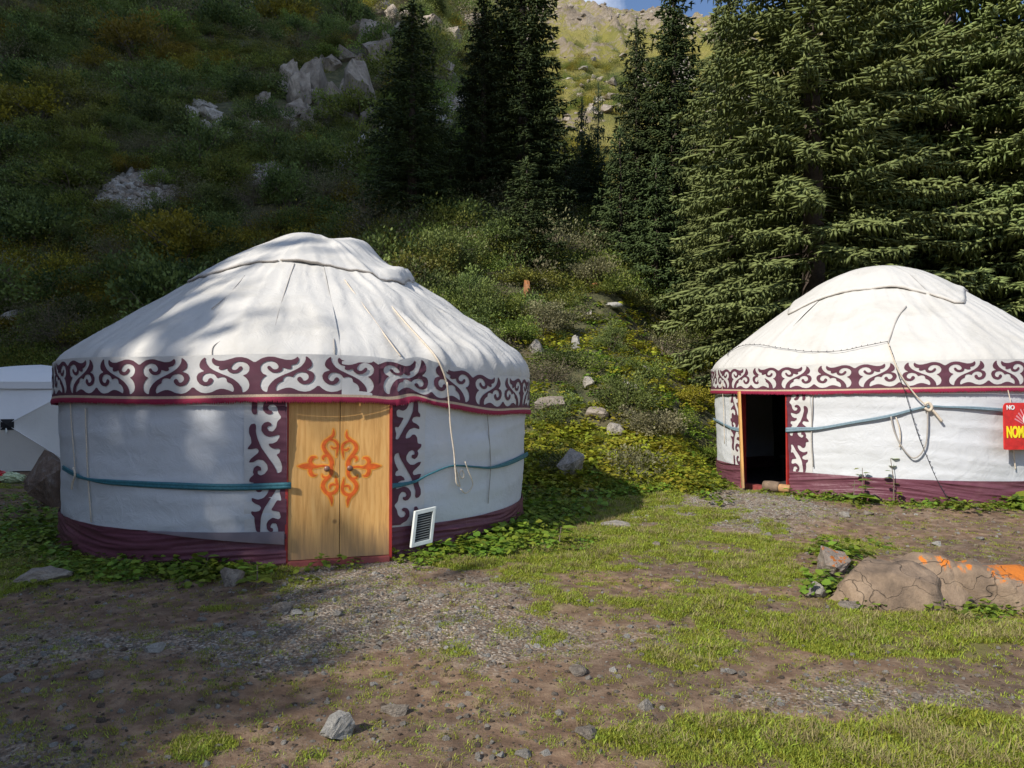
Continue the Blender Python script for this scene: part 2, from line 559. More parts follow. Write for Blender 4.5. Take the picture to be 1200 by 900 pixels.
def mountain_mat():
    m, nt, b = new_mat("mountain_rock_and_grass")
    co = geoco(nt)
    rk = attr(nt, "rock"); sc = attr(nt, "scree")
    a = noise_node(nt, 0.05, 7, 0.65, co); c = noise_node(nt, 0.35, 8, 0.72, co); d = noise_node(nt, 1.4, 6, 0.7, co)
    grass = ramp(nt, a, [(0.35, (0.15, 0.16, 0.035)), (0.5, (0.30, 0.27, 0.055)), (0.68, (0.38, 0.32, 0.11))])
    grass = mixc(nt, fr(nt, c, 0.55, 0.72), grass, (0.055, 0.075, 0.022))
    rock = ramp(nt, c, [(0.28, (0.14, 0.105, 0.075)), (0.5, (0.36, 0.285, 0.205)), (0.72, (0.52, 0.43, 0.33))])
    rock = mixc(nt, mth(nt, 'MULTIPLY', fr(nt, d, 0.5, 0.75), 0.5), rock, (0.10, 0.08, 0.065))
    scr = ramp(nt, d, [(0.3, (0.24, 0.21, 0.175)), (0.7, (0.44, 0.40, 0.35))])
    f = fr(nt, mth(nt, 'ADD', rk, mth(nt, 'MULTIPLY', mth(nt, 'SUBTRACT', c, 0.5), 1.6)), 0.52, 0.68)
    col = mixc(nt, f, grass, rock)
    col = mixc(nt, fr(nt, mth(nt, 'ADD', sc, mth(nt, 'MULTIPLY', mth(nt, 'SUBTRACT', d, 0.5), 0.7)), 0.4, 0.6), col, scr)
    nt.links.new(col, b.inputs["Base Color"])
    b.inputs["Roughness"].default_value = 0.95
    h = mth(nt, 'ADD', c, mth(nt, 'MULTIPLY', d, 0.35))
    bump(nt, b, h, 1.0, 2.2)
    return m

def build_terrain():
    ox, oy = 0.0, -2.0
    ang = np.concatenate([np.linspace(-180, -52, 70, endpoint=False), np.linspace(-52, 52, 470), np.linspace(52, 180, 45)[1:]])
    rad = [0.6]
    while rad[-1] < 520:
        r = rad[-1]
        rad.append(r * (1.05 if r < 3.5 else 1.0065 if r < 11 else 1.012))
    rad = np.array(rad)
    A, Rr = np.meshgrid(np.radians(ang), rad)
    X = ox + np.sin(A) * Rr; Y = oy + np.cos(A) * Rr
    Z = terrain(X.ravel(), Y.ravel()).reshape(X.shape)
    nr, na = X.shape
    V = np.stack([X.ravel(), Y.ravel(), Z.ravel()], 1)
    i, j = np.meshgrid(np.arange(nr - 1), np.arange(na - 1), indexing='ij')
    F = np.stack([(i * na + j).ravel(), (i * na + j + 1).ravel(), ((i + 1) * na + j + 1).ravel(), ((i + 1) * na + j).ravel()], 1)
    fc = V[F].mean(1)
    s = fc[:, 1] - start_line(fc[:, 0])
    r = np.hypot(fc[:, 0], fc[:, 1])
    p_q = fc[:, 0] * su[0] + fc[:, 1] * su[1]
    cls = np.where((s < 0.2) & (p_q > -26), 0, np.where(s < 75, 1, 2))
    mats = [ground_mat(), hill_mat(), mountain_mat()]
    names = ["ground", "hillside", "mountain"]
    for k in range(3):
        Fk = F[cls == k]
        used, inv = np.unique(Fk.ravel(), return_inverse=True)
        Vk = V[used]
        me = mesh_from(names[k], Vk, inv.reshape(-1, 4)[:, ::-1].copy(), smooth=(k != 2))
        if k == 0:
            set_attr(me, "grass", grass_mask(Vk[:, 0], Vk[:, 1]))
            set_attr(me, "gravel", gravel_mask(Vk[:, 0], Vk[:, 1]))
        if k == 2:
            x, y = Vk[:, 0], Vk[:, 1]
            rk = ridged(x / 26, y / 34, 5, 11) * 0.75 + 0.30 * sstep(90, 190, Vk[:, 2]) + 0.25 * (fbm(x / 9, y / 9, 3, 23) - 0.5)
            set_attr(me, "rock", rk)
            # two pale scree chutes running down the slope
            c1 = 30 + (y - 150) * 0.02
            w1 = np.abs(x - (62 - (y - 170) * 0.19 + 3 * (fbm(y / 20, y * 0, 2, 3) - 0.5)))
            w2 = np.abs(x - (38 - (y - 170) * 0.05))
            scr = sstep(4.5, 1.5, w1) * sstep(250, 225, y) + 0.45 * sstep(7, 1, w2) * sstep(215, 260, y)
            set_attr(me, "scree", scr)
        o = link(names[k], me, mats[k])
        tag(o, kind="structure")
build_terrain()

# ------------------------------------------------------------------ materials for the things
M = {}
M['canvas'] = canvas("white_canvas", (0.555, 0.54, 0.512), (0.46, 0.44, 0.40), 0.4)
M['wallcloth'] = canvas("white_wall_cloth", (0.565, 0.58, 0.605), (0.48, 0.49, 0.50), 0.45, 0.75)
M['bandwhite'] = canvas("white_band_cloth", (0.57, 0.562, 0.548), (0.48, 0.47, 0.455), 0.3, 0.75)
M['burgundy'] = canvas("burgundy_cloth", (0.13, 0.045, 0.065), (0.17, 0.075, 0.09), 0.45, 0.42)
M['ornament'] = simple("burgundy_felt", (0.095, 0.028, 0.048), 0.75, 0.15, 8, 0.2, 200)
M['fringe'] = simple("crimson_fringe", (0.27, 0.012, 0.05), 0.8, 0.35, 120)
M['trim'] = simple("beige_braid", (0.50, 0.38, 0.27), 0.8, 0.25, 90)
M['teal'] = simple("teal_webbing", (0.035, 0.15, 0.185), 0.6, 0.25, 40, 0.3, 150)
M['bluegrey'] = simple("grey_blue_webbing", (0.16, 0.235, 0.285), 0.6, 0.2, 40, 0.3, 150)
M['rope'] = simple("cream_rope", (0.58, 0.50, 0.40), 0.85, 0.25, 70)
M['greyrope'] = simple("grey_rope", (0.36, 0.33, 0.30), 0.85, 0.25, 70)
M['greyflap'] = simple("greyed_plastic_flap", (0.16, 0.13, 0.145), 0.5, 0.15, 5)
M['orange'] = simple("orange_paint", (0.62, 0.105, 0.008), 0.55, 0.25, 20)
M['amber'] = simple("amber_paint_halo", (0.72, 0.30, 0.035), 0.6, 0.15, 20)
M['knob'] = simple("brown_knob", (0.19, 0.10, 0.07), 0.35, 0.2, 10)
M['redpaint'] = simple("red_frame_paint", (0.34, 0.025, 0.02), 0.5, 0.2, 12)
M['maroonwood'] = simple("maroon_sill_paint", (0.24, 0.055, 0.05), 0.6, 0.3, 14, 0.3, 40)
M['vent'] = simple("white_vent_plastic", (0.66, 0.69, 0.66), 0.45, 0.08, 10)
M['ventslat'] = simple("shaded_grey_slat", (0.22, 0.235, 0.225), 0.6, 0.1, 10)  # the vent's darker inside is put into this slat colour
M['black'] = simple("black_void", (0.012, 0.012, 0.013), 0.8, 0.2, 10)
M['wire'] = simple("dark_wire", (0.03, 0.03, 0.035), 0.5, 0.2, 20)
M['signred'] = simple("red_sign_print", (0.56, 0.018, 0.014), 0.35, 0.3, 9)
M['pink'] = simple("pink_sign_print", (0.70, 0.24, 0.27), 0.4, 0.25, 15)
M['yellow'] = simple("yellow_print", (0.88, 0.74, 0.01), 0.4, 0.05, 9)
M['whiteprint'] = simple("white_print", (0.8, 0.8, 0.78), 0.4, 0.05, 9)
M['greenprint'] = simple("green_print", (0.02, 0.22, 0.16), 0.4, 0.05, 9)
M['bark'] = simple("bark", (0.075, 0.055, 0.042), 0.9, 0.4, 12, 0.8, 25)
M['stem'] = simple("grey_brown_stems", (0.16, 0.125, 0.095), 0.9, 0.3, 12)
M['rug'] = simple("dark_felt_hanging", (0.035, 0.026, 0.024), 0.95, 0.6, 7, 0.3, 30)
M['blanket'] = simple("striped_blanket", (0.20, 0.165, 0.14), 0.9, 0.5, 9, 0.6, 18)
M['blue'] = simple("blue_cloth", (0.02, 0.07, 0.38), 0.7, 0.2, 8)
M['skin_tan'] = simple("tan_cushion", (0.42, 0.30, 0.18), 0.8, 0.2, 8)
M['steel'] = simple("grey_steel_tube", (0.30, 0.31, 0.32), 0.4, 0.1, 8, metal=0.7)
M['logwood'] = simple("split_log_wood", (0.42, 0.24, 0.11), 0.85, 0.35, 9, 0.5, 20)
M['logbark'] = simple("log_bark", (0.20, 0.14, 0.095), 0.9, 0.35, 9, 0.6, 20)
M['tent'] = canvas("tent_shaded_tone", (0.70, 0.69, 0.65), (0.63, 0.62, 0.59), 0.12, 0.6)  # same cloth as the top; shade from its tilt put into the colour
M['tentwhite'] = canvas("tent_lit_tone", (0.80, 0.80, 0.80), (0.72, 0.72, 0.73), 0.12, 0.6)
M['bagred'] = simple("red_plastic", (0.50, 0.02, 0.025), 0.3, 0.2, 9)
M['baggreen'] = simple("pale_green_plastic", (0.50, 0.58, 0.36), 0.3, 0.25, 9)

def ply_mat():
    m, nt, b = new_mat("plywood")
    co = objco(nt)
    mp = N(nt, "ShaderNodeMapping"); mp.inputs["Scale"].default_value = (14, 14, 1.1)
    nt.links.new(co, mp.inputs["Vector"])
    g = noise_node(nt, 2.2, 7, 0.62, mp.outputs["Vector"], 0.5)
    big = noise_node(nt, 1.6, 4, 0.5, co)
    col = ramp(nt, g, [(0.3, (0.48, 0.235, 0.06)), (0.52, (0.64, 0.35, 0.11)), (0.72, (0.70, 0.42, 0.15))])
    col = mixc(nt, mth(nt, 'MULTIPLY', fr(nt, big, 0.5, 0.7), 0.35), col, (0.66, 0.38, 0.11))
    # weathered grey foot of the door and a few dark knots
    sx = N(nt, "ShaderNodeSeparateXYZ"); nt.links.new(co, sx.inputs[0])
    wz = mth(nt, 'ADD', sx.outputs["Z"], mth(nt, 'MULTIPLY', mth(nt, 'SUBTRACT', g, 0.5), 0.5))
    col = mixc(nt, mth(nt, 'MULTIPLY', fr(nt, wz, 0.42, 0.02), 0.75), col, (0.27, 0.19, 0.115))
    v = N(nt, "ShaderNodeTexVoronoi"); v.inputs["Scale"].default_value = 2.6
    nt.links.new(co, v.inputs["Vector"])
    col = mixc(nt, mth(nt, 'MULTIPLY', fr(nt, v.outputs["Distance"], 0.075, 0.03), 0.7), col, (0.16, 0.075, 0.025))
    nt.links.new(col, b.inputs["Base Color"])
    b.inputs["Roughness"].default_value = 0.6
    bump(nt, b, g, 0.15, 0.005)
    return m
M['ply'] = ply_mat()

# ------------------------------------------------------------------ flat ornaments: outlines -> filled meshes
def poly_sd(P, poly):
    """signed distance (negative inside) of points P to a closed polygon"""
    A = np.asarray(poly, float); B = np.roll(A, -1, 0)
    d2 = np.full(len(P), 1e18); ins = np.zeros(len(P), bool)
    for a, b in zip(A, B):
        e = b - a; wv = P - a
        L = e @ e
        if L < 1e-12: continue
        t = np.clip(wv @ e / L, 0, 1)
        q = wv - t[:, None] * e
        d2 = np.minimum(d2, (q * q).sum(1))
        c = (a[1] > P[:, 1]) != (b[1] > P[:, 1])
        if c.any():
            xi = a[0] + (P[:, 1] - a[1]) * e[0] / (e[1] if e[1] else 1e-12)
            ins ^= c & (P[:, 0] < xi)
    return np.where(ins, -1, 1) * np.sqrt(d2)

def stroke_sd(P, path, n=6):
    Q = smooth_path(path, n)
    best = np.full(len(P), 1e9)
    for a, b in zip(Q[:-1], Q[1:]):
        e = (b - a)[:2]; wv = P - a[:2]; L = e @ e + 1e-12
        t = np.clip(wv @ e / L, 0, 1)
        d = np.hypot(*(wv - t[:, None] * e).T) - (a[2] + (b[2] - a[2]) * t)
        best = np.minimum(best, d)
    return best

def march(xs, ys, D):
    """filled region D<0 on a grid as polygons"""
    V = []; idx = {}; F = []
    def vert(key, p):
        if key not in idx:
            idx[key] = len(V); V.append(p)
        return idx[key]
    nx, ny = len(xs), len(ys)
    for j in range(ny - 1):
        for i in range(nx - 1):
            c = [(i, j), (i + 1, j), (i + 1, j + 1), (i, j + 1)]
            d = [D[b, a] for a, b in c]
            if min(d) >= 0: continue
            f = []
            for k in range(4):
                a, b = c[k], c[(k + 1) % 4]; da, db = d[k], d[(k + 1) % 4]
                if da < 0: f.append(vert(a, (xs[a[0]], ys[a[1]])))
                if (da < 0) != (db < 0):
                    t = min(max(da / (da - db), 0.02), 0.98)
                    f.append(vert((min(a, b), max(a, b), 1), (xs[a[0]] + (xs[b[0]] - xs[a[0]]) * t, ys[a[1]] + (ys[b[1]] - ys[a[1]]) * t)))
            if len(f) >= 3: F.append(tuple(f))
    return np.array(V), F

HALF = [(1075, 440), (1075, 120), (1045, 128), (1020, 110), (985, 88), (940, 77), (895, 78), (850, 92), (800, 105), (760, 105), (730, 95), (708, 74),
        (699, 95), (703, 120), (720, 140), (750, 148), (766, 151), (754, 170), (765, 184), (790, 184), (815, 174), (828, 172), (828, 190), (845, 208),
        (875, 218), (910, 213), (935, 195), (949, 172), (941, 157), (925, 157), (912, 175), (895, 188), (873, 187), (857, 172), (862, 150),
        (885, 125), (915, 114), (950, 117), (985, 135), (1004, 165), (1000, 200), (980, 225), (948, 238), (975, 255), (995, 285), (1004, 320),
        (995, 355), (975, 375), (948, 386), (940, 340), (915, 300), (880, 268), (830, 240), (780, 218), (720, 188), (680, 160), (655, 125),
        (645, 95), (650, 70), (628, 80), (605, 105), (595, 135), (600, 160), (620, 180), (648, 190), (612, 199), (588, 212), (575, 240),
        (580, 270), (600, 300), (630, 315), (665, 319), (695, 305), (714, 280), (710, 258), (690, 250), (675, 262), (670, 280), (655, 288),
        (635, 280), (621, 260), (625, 235), (645, 215), (680, 208), (715, 218), (735, 235), (746, 256), (760, 249), (785, 244), (810, 250),
        (823, 266), (825, 290), (850, 300), (870, 320), (881, 350), (876, 379), (840, 362), (800, 348), (770, 347), (740, 355), (700, 375),
        (650, 383), (610, 375), (575, 352), (545, 322), (515, 322), (515, 440)]
def chaikin(P, n=1):
    P = np.asarray(P, float)
    for _ in range(n):
        Q = np.roll(P, -1, 0)
        P = np.stack([P * 0.85 + Q * 0.15, P * 0.15 + Q * 0.85], 1).reshape(-1, 2)
    return P

BAND_H = 0.385
def band_unit():
    """one mirrored unit: u in 0..1 (trunk to trunk), v in 0..1 (bottom to top)"""
    P = np.array(HALF, float)
    pu = (1045 - P[:, 0]) / 500.0
    pv = (402 - P[:, 1]) / 332.0
    # metres for an isotropic distance
    half_w = 0.573
    poly = chaikin(np.stack([pu * half_w, pv * (BAND_H - 0.02)], 1), 1)
    xs = np.linspace(0, half_w, 58); ys = np.linspace(-0.004, BAND_H - 0.01, 40)
    X, Y = np.meshgrid(xs, ys)
    D = poly_sd(np.stack([X.ravel(), Y.ravel()], 1), poly).reshape(X.shape)
    D[:, 0] = D[:, 1]; D[:, -1] = D[:, -2]; D[0] = D[1]
    V, F = march(xs, ys, D)
    V = V / np.array([half_w, 1])
    return V, F
BU_V, BU_F = band_unit()

def strip_unit():
    E1 = [(70, 25), (100, 25), (95, 100), (95, 135), (75, 138), (62, 120), (62, 80)]
    BR = [(272, 25), (200, 25), (175, 40), (150, 50), (130, 80), (130, 110), (145, 130), (170, 137), (187, 130), (182, 115), (165, 110), (158, 95), (170, 78), (195, 75),
          (215, 95), (220, 125), (241, 155), (215, 180), (210, 215), (190, 240), (165, 237), (153, 216), (165, 205), (182, 206), (180, 190), (162, 180), (140, 185),
          (122, 205), (121, 235), (140, 262), (170, 273), (200, 266), (225, 258), (231, 270), (215, 300), (190, 312), (164, 312), (170, 330), (195, 345), (225, 342),
          (234, 350), (230, 370), (210, 380), (225, 400), (240, 430), (245, 460), (240, 485), (215, 494), (208, 470), (185, 430), (150, 380), (120, 335), (98, 280), (88, 240), (90, 205), (82, 190),
          (60, 195), (47, 215), (47, 250), (60, 280), (62, 310), (45, 330), (37, 346), (60, 346), (95, 340), (106, 355), (100, 370), (80, 385), (55, 405), (44, 427),
          (70, 425), (100, 408), (130, 412), (155, 440), (159, 470), (140, 495), (115, 506), (98, 495), (98, 475), (120, 476), (117, 455), (95, 444), (75, 458),
          (68, 485), (75, 500), (50, 520), (44, 542), (75, 548), (78, 585), (95, 606), (115, 606), (132, 588), (165, 580), (160, 610), (135, 640), (100, 651), (60, 638), (64, 660), (85, 675), (110, 685),
          (121, 700), (110, 718), (85, 723), (58, 718), (62, 740), (80, 755), (80, 790), (88, 840), (112, 856), (115, 800), (120, 750), (140, 700), (180, 640), (217, 578),
          (237, 578), (230, 610), (238, 640), (241, 660), (215, 655), (195, 690), (179, 716), (230, 723), (239, 760), (225, 772), (190, 760), (165, 775), (151, 800),
          (155, 830), (170, 846), (191, 846), (191, 825), (172, 820), (185, 795), (210, 795), (223, 830), (222, 858), (272, 858)]
    xs = np.linspace(38, 272, 46); ys = np.linspace(28, 852, 150)
    X, Y = np.meshgrid(xs, ys); P = np.stack([X.ravel(), Y.ravel()], 1)
    D = np.minimum(poly_sd(P, chaikin(E1)), poly_sd(P, chaikin(BR))).reshape(X.shape)
    D[:, -1] = D[:, -2]
    V, F = march(xs, ys, D)
    # a: 0 at the door edge, 1 at the outer edge; b: 0 top, 1 bottom
    return np.stack([(272 - V[:, 0]) / 234, (V[:, 1] - 28) / 824], 1), F
ST_V, ST_F = strip_unit()

DOOR_STROKES = [
    [(545, 120, 2), (542, 150, 10), (550, 185, 14), (585, 215, 14), (620, 245, 17), (636, 285, 18), (620, 330, 18), (590, 370, 18), (565, 410, 20), (558, 450, 21), (565, 480, 15)],
    [(585, 222, 9), (550, 225, 10), (515, 250, 13), (502, 285, 13), (508, 330, 10), (515, 388, 2)],
    [(508, 300, 8), (540, 307, 9), (562, 293, 7)],
    [(572, 400, 12), (600, 374, 11), (630, 380, 14), (641, 400, 10), (630, 416, 3)],
    [(565, 482, 8), (640, 470, 9), (700, 478, 13), (740, 472, 22), (790, 470, 27), (830, 470, 19), (872, 468, 2)],
    [(735, 470, 16), (757, 430, 18), (742, 395, 18), (712, 384, 8), (698, 392, 3)],
    [(735, 475, 16), (757, 510, 18), (742, 550, 18), (712, 562, 8), (698, 555, 3)],
    [(562, 490, 17), (560, 540, 17), (585, 580, 15), (625, 620, 18), (639, 665, 19), (620, 710, 18), (580, 750, 17), (560, 790, 16), (555, 848, 3)],
    [(520, 575, 3), (514, 620, 12), (504, 670, 14), (520, 715, 16), (560, 738, 15), (600, 730, 11)],
    [(512, 660, 8), (545, 650, 11), (570, 662, 11), (576, 688, 5)],
    [(570, 560, 8), (600, 580, 10), (635, 577, 10), (647, 553, 4)]]
def door_unit(grow):
    xs = np.linspace(486, 884, 110); ys = np.linspace(100, 862, 210)
    X, Y = np.meshgrid(xs, ys); P = np.stack([X.ravel(), Y.ravel()], 1)
    D = np.full(len(P), 1e9)
    for s in DOOR_STROKES:
        D = np.minimum(D, stroke_sd(P, s))
    D = (D - grow).reshape(X.shape)
    V, F = march(xs, ys, D)
    return V, F

# ------------------------------------------------------------------ the yurt
class Yurt:
    def __init__(s, name, label, c, phi_d, prof, drop, seed, strap_mat, rt=2.92, rb=2.86):
        s.c = np.array(c, float); s.pd = R_(phi_d); s.prof = np.array(smooth_path(prof, 10)); s.drop = drop; s.seed = seed
        s.rt, s.rb = rt, rb
        s.root = empty(name, c)
        tag(s.root, label, "yurt", "white yurts with burgundy scroll bands")
        s.dw = 0.50                                    # half width of the door opening
        s.dphi = math.asin(s.dw / 2.9)
        s.dpl = 2.9 * math.cos(s.dphi)                 # distance of the door plane from the axis
        d = np.hypot(np.diff(s.prof[:, 0]), np.diff(s.prof[:, 1])); s.sl = np.concatenate([[0], np.cumsum(d)])
        s.amp = 1.0
    def dirv(s, ph): return np.stack([np.sin(ph), -np.cos(ph)], -1)
    def wr(s, ph, z):
        a = ph * 2.9
        f = 0.030 * (fbm(a * 0.8 + 0.5 * z, z * 3.0 + 0.25 * a, 3, s.seed) - 0.5)
        f = f + 0.030 * (ridged(a * 0.55, z * 4.2 + 0.5 * np.sin(a * 0.9), 3, s.seed + 9) - 0.45) * (0.35 + 0.65 * fbm(a * .7, z * 1.3, 2, s.seed + 12))
        f = f + 0.005 * (fbm(a * 5, z * 9, 3, s.seed + 3) - 0.5)
        return f
    def wall(s, ph, z, off=0.0):
        ph = np.asarray(ph, float); z = np.asarray(z, float)
        r = s.rb + (s.rt - s.rb) * np.clip(z / 1.7, 0, 1.2) + s.wr(ph, z) + off
        d = s.dirv(ph)
        return np.stack([d[..., 0] * r, d[..., 1] * r, z + 0 * r], -1)
    def roof(s, ph, r_lin, off=0.0):
        """r_lin: arc length along the profile from the eave"""
        ph = np.asarray(ph, float); t = np.asarray(r_lin, float)
        r = np.interp(t, s.sl, s.prof[:, 0]); z = np.interp(t, s.sl, s.prof[:, 1])
        e = 0.01
        dr = np.interp(t + e, s.sl, s.prof[:, 0]) - np.interp(t - e, s.sl, s.prof[:, 0])
        dz = np.interp(t + e, s.sl, s.prof[:, 1]) - np.interp(t - e, s.sl, s.prof[:, 1])
        L = np.hypot(dr, dz) + 1e-9; nr, nz = dz / L, -dr / L
        k = np.clip(r / 2.5, 0, 1)
        right = sstep(0.35, 0.8, ph) * sstep(2.4, 1.9, ph)
        A = s.amp * (1 + 1.1 * right)
        f = A * k * (0.075 * (ridged(ph * 3.3 + 0.12 * t, t * 0.35, 3, s.seed + 31) - 0.45) +
                     0.028 * (fbm(ph * 9 - 0.25 * t, t * 0.5, 3, s.seed + 37) - 0.5) +
                     0.028 * (ridged(ph * 7 + 0.6 * t, t * 1.1, 3, s.seed + 43) - 0.45)) + 0.004 * k * np.cos(ph * 60)
        f = f * sstep(0, 0.35, t) + off
        d = s.dirv(ph)
        R = r + nr * f
        return np.stack([d[..., 0] * R, d[..., 1] * R, z + nz * f + 0 * ph], -1)
    def band(s, ph, z, off=0.0):
        ph = np.asarray(ph, float); z = np.asarray(z, float)
        a = ph * 2.9
        r = s.rt + 0.055 + 0.25 * 0.06 * (z - 1.6) + 0.018 * (fbm(a * 1.6, z * 5, 3, s.seed + 71) - 0.5) + off
        kn = np.exp(-((ph - R_(s.knot)) / 0.10) ** 2) if s.knot is not None else 0
        r = r + kn * 0.03 * (ridged(a * 7, z * 6, 3, 5) - 0.5)
        d = s.dirv(ph)
        zz = z + s.drop(np.degrees(ph)) + kn * 0.03 * np.sin(a * 9 + z * 14)
        return np.stack([d[..., 0] * r, d[..., 1] * r, zz + 0 * r], -1)
    knot = None
    dturn = 0.0
    def grid(s, fn, phs, ts, name, mat, parent, close=False):
        P, T = np.meshgrid(phs, ts)
        V = fn(P.ravel(), T.ravel())
        nt_, np_ = P.shape
        i, j = np.meshgrid(np.arange(nt_ - 1), np.arange(np_ - 1), indexing='ij')
        F = np.stack([(i * np_ + j).ravel(), (i * np_ + j + 1).ravel(), ((i + 1) * np_ + j + 1).ravel(), ((i + 1) * np_ + j).ravel()], 1)
        return link(name, mesh_from(name, V, F, True), mat, parent)
    def D(s, a, c, b):
        """door frame coordinates: a right, c outwards, b up"""
        pc = s.dirv(np.array(s.pd)) * (s.dpl + 0.025); pa = s.pd - s.dturn
        o = s.dirv(np.array(pa)); e = np.array([math.cos(pa), math.sin(pa)])
        q = pc + o * c + e * a
        return (q[0], q[1], b)
    def hit(s, px, py, off=0.015):
        d = ray(px, py); ts = np.linspace(4, 20, 3200)
        P = np.array([0, 0, CAM_Z]) + ts[:, None] * d - s.c
        rr = np.hypot(P[:, 0], P[:, 1])
        zz = np.concatenate([[-0.2, 1.7], s.prof[:, 1][s.prof[:, 1] > 1.75]])
        pr = np.concatenate([[s.rb, s.rt], s.prof[:, 0][s.prof[:, 1] > 1.75]])
        lim = np.interp(P[:, 2], zz, pr) + off
        ins = (rr < lim) & (P[:, 2] < s.prof[-1, 1] + off) & (P[:, 2] > -0.3)
        i = np.argmax(ins)
        if not ins[i]: i = np.argmin(np.abs(rr - lim))
        return P[i]

    def build(s, dz_wall=(0.25, 1.72), strap=None, closed_door=True, flip=False, n=520):
        rt = s.root
        full = np.linspace(s.pd + s.dphi, s.pd + 2 * math.pi - s.dphi, n)
        ring = np.linspace(s.pd, s.pd + 2 * math.pi, n + 60)
        s.grid(lambda p, z: s.wall(p, z), full, np.linspace(dz_wall[0], dz_wall[1], 46), "wall_cloth", M['wallcloth'], rt)
        # skirt
        def skirt(p, t):
            a = p * 2.9
            ztop = 0.33 + 0.02 * np.sin(a * 0.7 + s.seed)
            z = -0.06 + t * (ztop + 0.06) + 0.012 * (fbm(a * 0.9, t * 0, 2, s.seed + 5) - 0.5) * (1 - t)
            sag = 0.9 * np.sin(a * 0.8) + 0.5 * np.sin(a * 1.9 + 1)
            f = 0.042 * (ridged(a * 0.45 + s.seed, z * 9 + sag, 3, s.seed + 15) - 0.4) + 0.02 * (ridged(a * 1.1, z * 22 + sag * 1.7, 2, s.seed + 19) - 0.4)
            r = s.rb + 0.026 + 0.02 * (1 - t) ** 2 + np.maximum(f, -0.018)
            d = s.dirv(p)
            return np.stack([d[:, 0] * r, d[:, 1] * r, z], -1)
        s.grid(skirt, full, np.linspace(0, 1, 40), "skirt_cloth", M['burgundy'], rt)
        # roof
        tt = np.linspace(0, s.sl[-1], 64)
        s.grid(lambda p, t: s.roof(p, t), ring, tt, "roof_canvas", M['canvas'], rt)
        # band
        z0, z1 = 1.655, 1.655 + BAND_H
        band = s.grid(lambda p, z: s.band(p, z), ring, np.linspace(z0 - 0.02, z1, 12), "eave_band", M['bandwhite'], rt)
        nu = 16
        V = []; F = []
        ph0 = s.pd + R_(s.band_ph)
        for k in range(nu):
            for mir in (0, 1):
                b = len(V)
                u = BU_V[:, 0]
                uu = (k + (u * 0.5 if not mir else 1 - u * 0.5)) / nu
                ph = ph0 + uu * 2 * math.pi
                P = s.band(ph, z0 + 0.002 + BU_V[:, 1], 0.006)
                V.extend(P.tolist())
                F.extend([tuple(i + b for i in (f if not mir else f[::-1])) for f in BU_F])
        link("scroll_ornament", mesh_from("scroll_ornament", V, F, True), M['ornament'], band)
        s.grid(lambda p, z: s.band(p, z, 0.010), ring, [z0 - 0.026, z0 - 0.012, z0 + 0.001], "braid_trim", M['trim'], band)
        # fringe with a toothed lower edge
        nph = 1700
        fp = np.linspace(s.pd, s.pd + 2 * math.pi, nph)
        rng = np.random.default_rng(s.seed)
        low = z0 - 0.078 + np.where(np.arange(nph) % 2, 0.012, -0.004) + rng.uniform(-.007, .007, nph) + 0.012 * (fbm(fp * 14, fp * 0, 2, 8) - .5)
        A = s.band(fp, np.full(nph, z0 - 0.024), 0.014); Bm = s.band(fp, np.full(nph, z0 - 0.05), 0.020); B = s.band(fp, low, 0.012)
        V = np.concatenate([A, Bm, B]); i = np.arange(nph - 1)
        F = np.concatenate([np.stack([i, i + 1, i + 1 + nph, i + nph], 1), np.stack([i + nph, i + 1 + nph, i + 1 + 2 * nph, i + 2 * nph], 1)])
        link("fringe", mesh_from("fringe", V, F, True), M['fringe'], band)
        # scroll panels beside the door
        dp = 0.36 / 2.9
        for sd in (-1, 1):
            edge = s.pd + sd * s.dphi
            phs = np.linspace(edge, edge + sd * (dp + 0.012), 14)
            ptop, pbot = 1.645, 0.335
            if sd < 0: phs = phs[::-1]
            pan = s.grid(lambda p, z: s.wall(p, z, 0.010), phs, np.linspace(pbot, ptop + 0.02, 44), "door_side_panel", M['bandwhite'], rt)
            up = (sd > 0) != flip
            zz = ST_V[:, 1] if not up else 1 - ST_V[:, 1]
            P = s.wall(edge + sd * ST_V[:, 0] * dp, ptop - zz * (ptop - pbot), 0.017)
            FF = ST_F if (sd < 0) != up else [f[::-1] for f in ST_F]
            link("scroll_ornament", mesh_from("panel_ornament", P, FF, True), M['ornament'], pan)
        # door frame: two jambs, head, sill
        for sd in (-1, 1):
            m = MB(); x0, x1 = sorted((sd * (s.dw - 0.014), sd * (s.dw + 0.012)))
            m.box(s.D, x0, x1, -0.10, 0.012, 0.0, 1.64)
            m.build("door_jamb", M['redpaint'], rt, bevel=0.004)
        m = MB(); m.box(s.D, -s.dw + 0.015, s.dw - 0.015, -0.10, 0.0, 1.60, 1.66)
        m.build("door_head", M['redpaint'], rt, bevel=0.004)
        m = MB(); m.box(s.D, -s.dw + 0.015, s.dw - 0.015, -0.10, 0.05, -0.06, 0.055)
        m.build("door_sill", M['maroonwood'], rt, bevel=0.006)
        return s

    def rope(s, name, pts, r, mat, parent=None, off=0.02, pix=True, n=6, obj=True):
        P = [s.hit(*p[:2], off=off) if pix else np.array(p) for p in pts]
        P = smooth_path(P, n)
        m = MB(); m.tube(P, r, 6)
        return m.build(name, mat, parent or s.root, smooth=True)

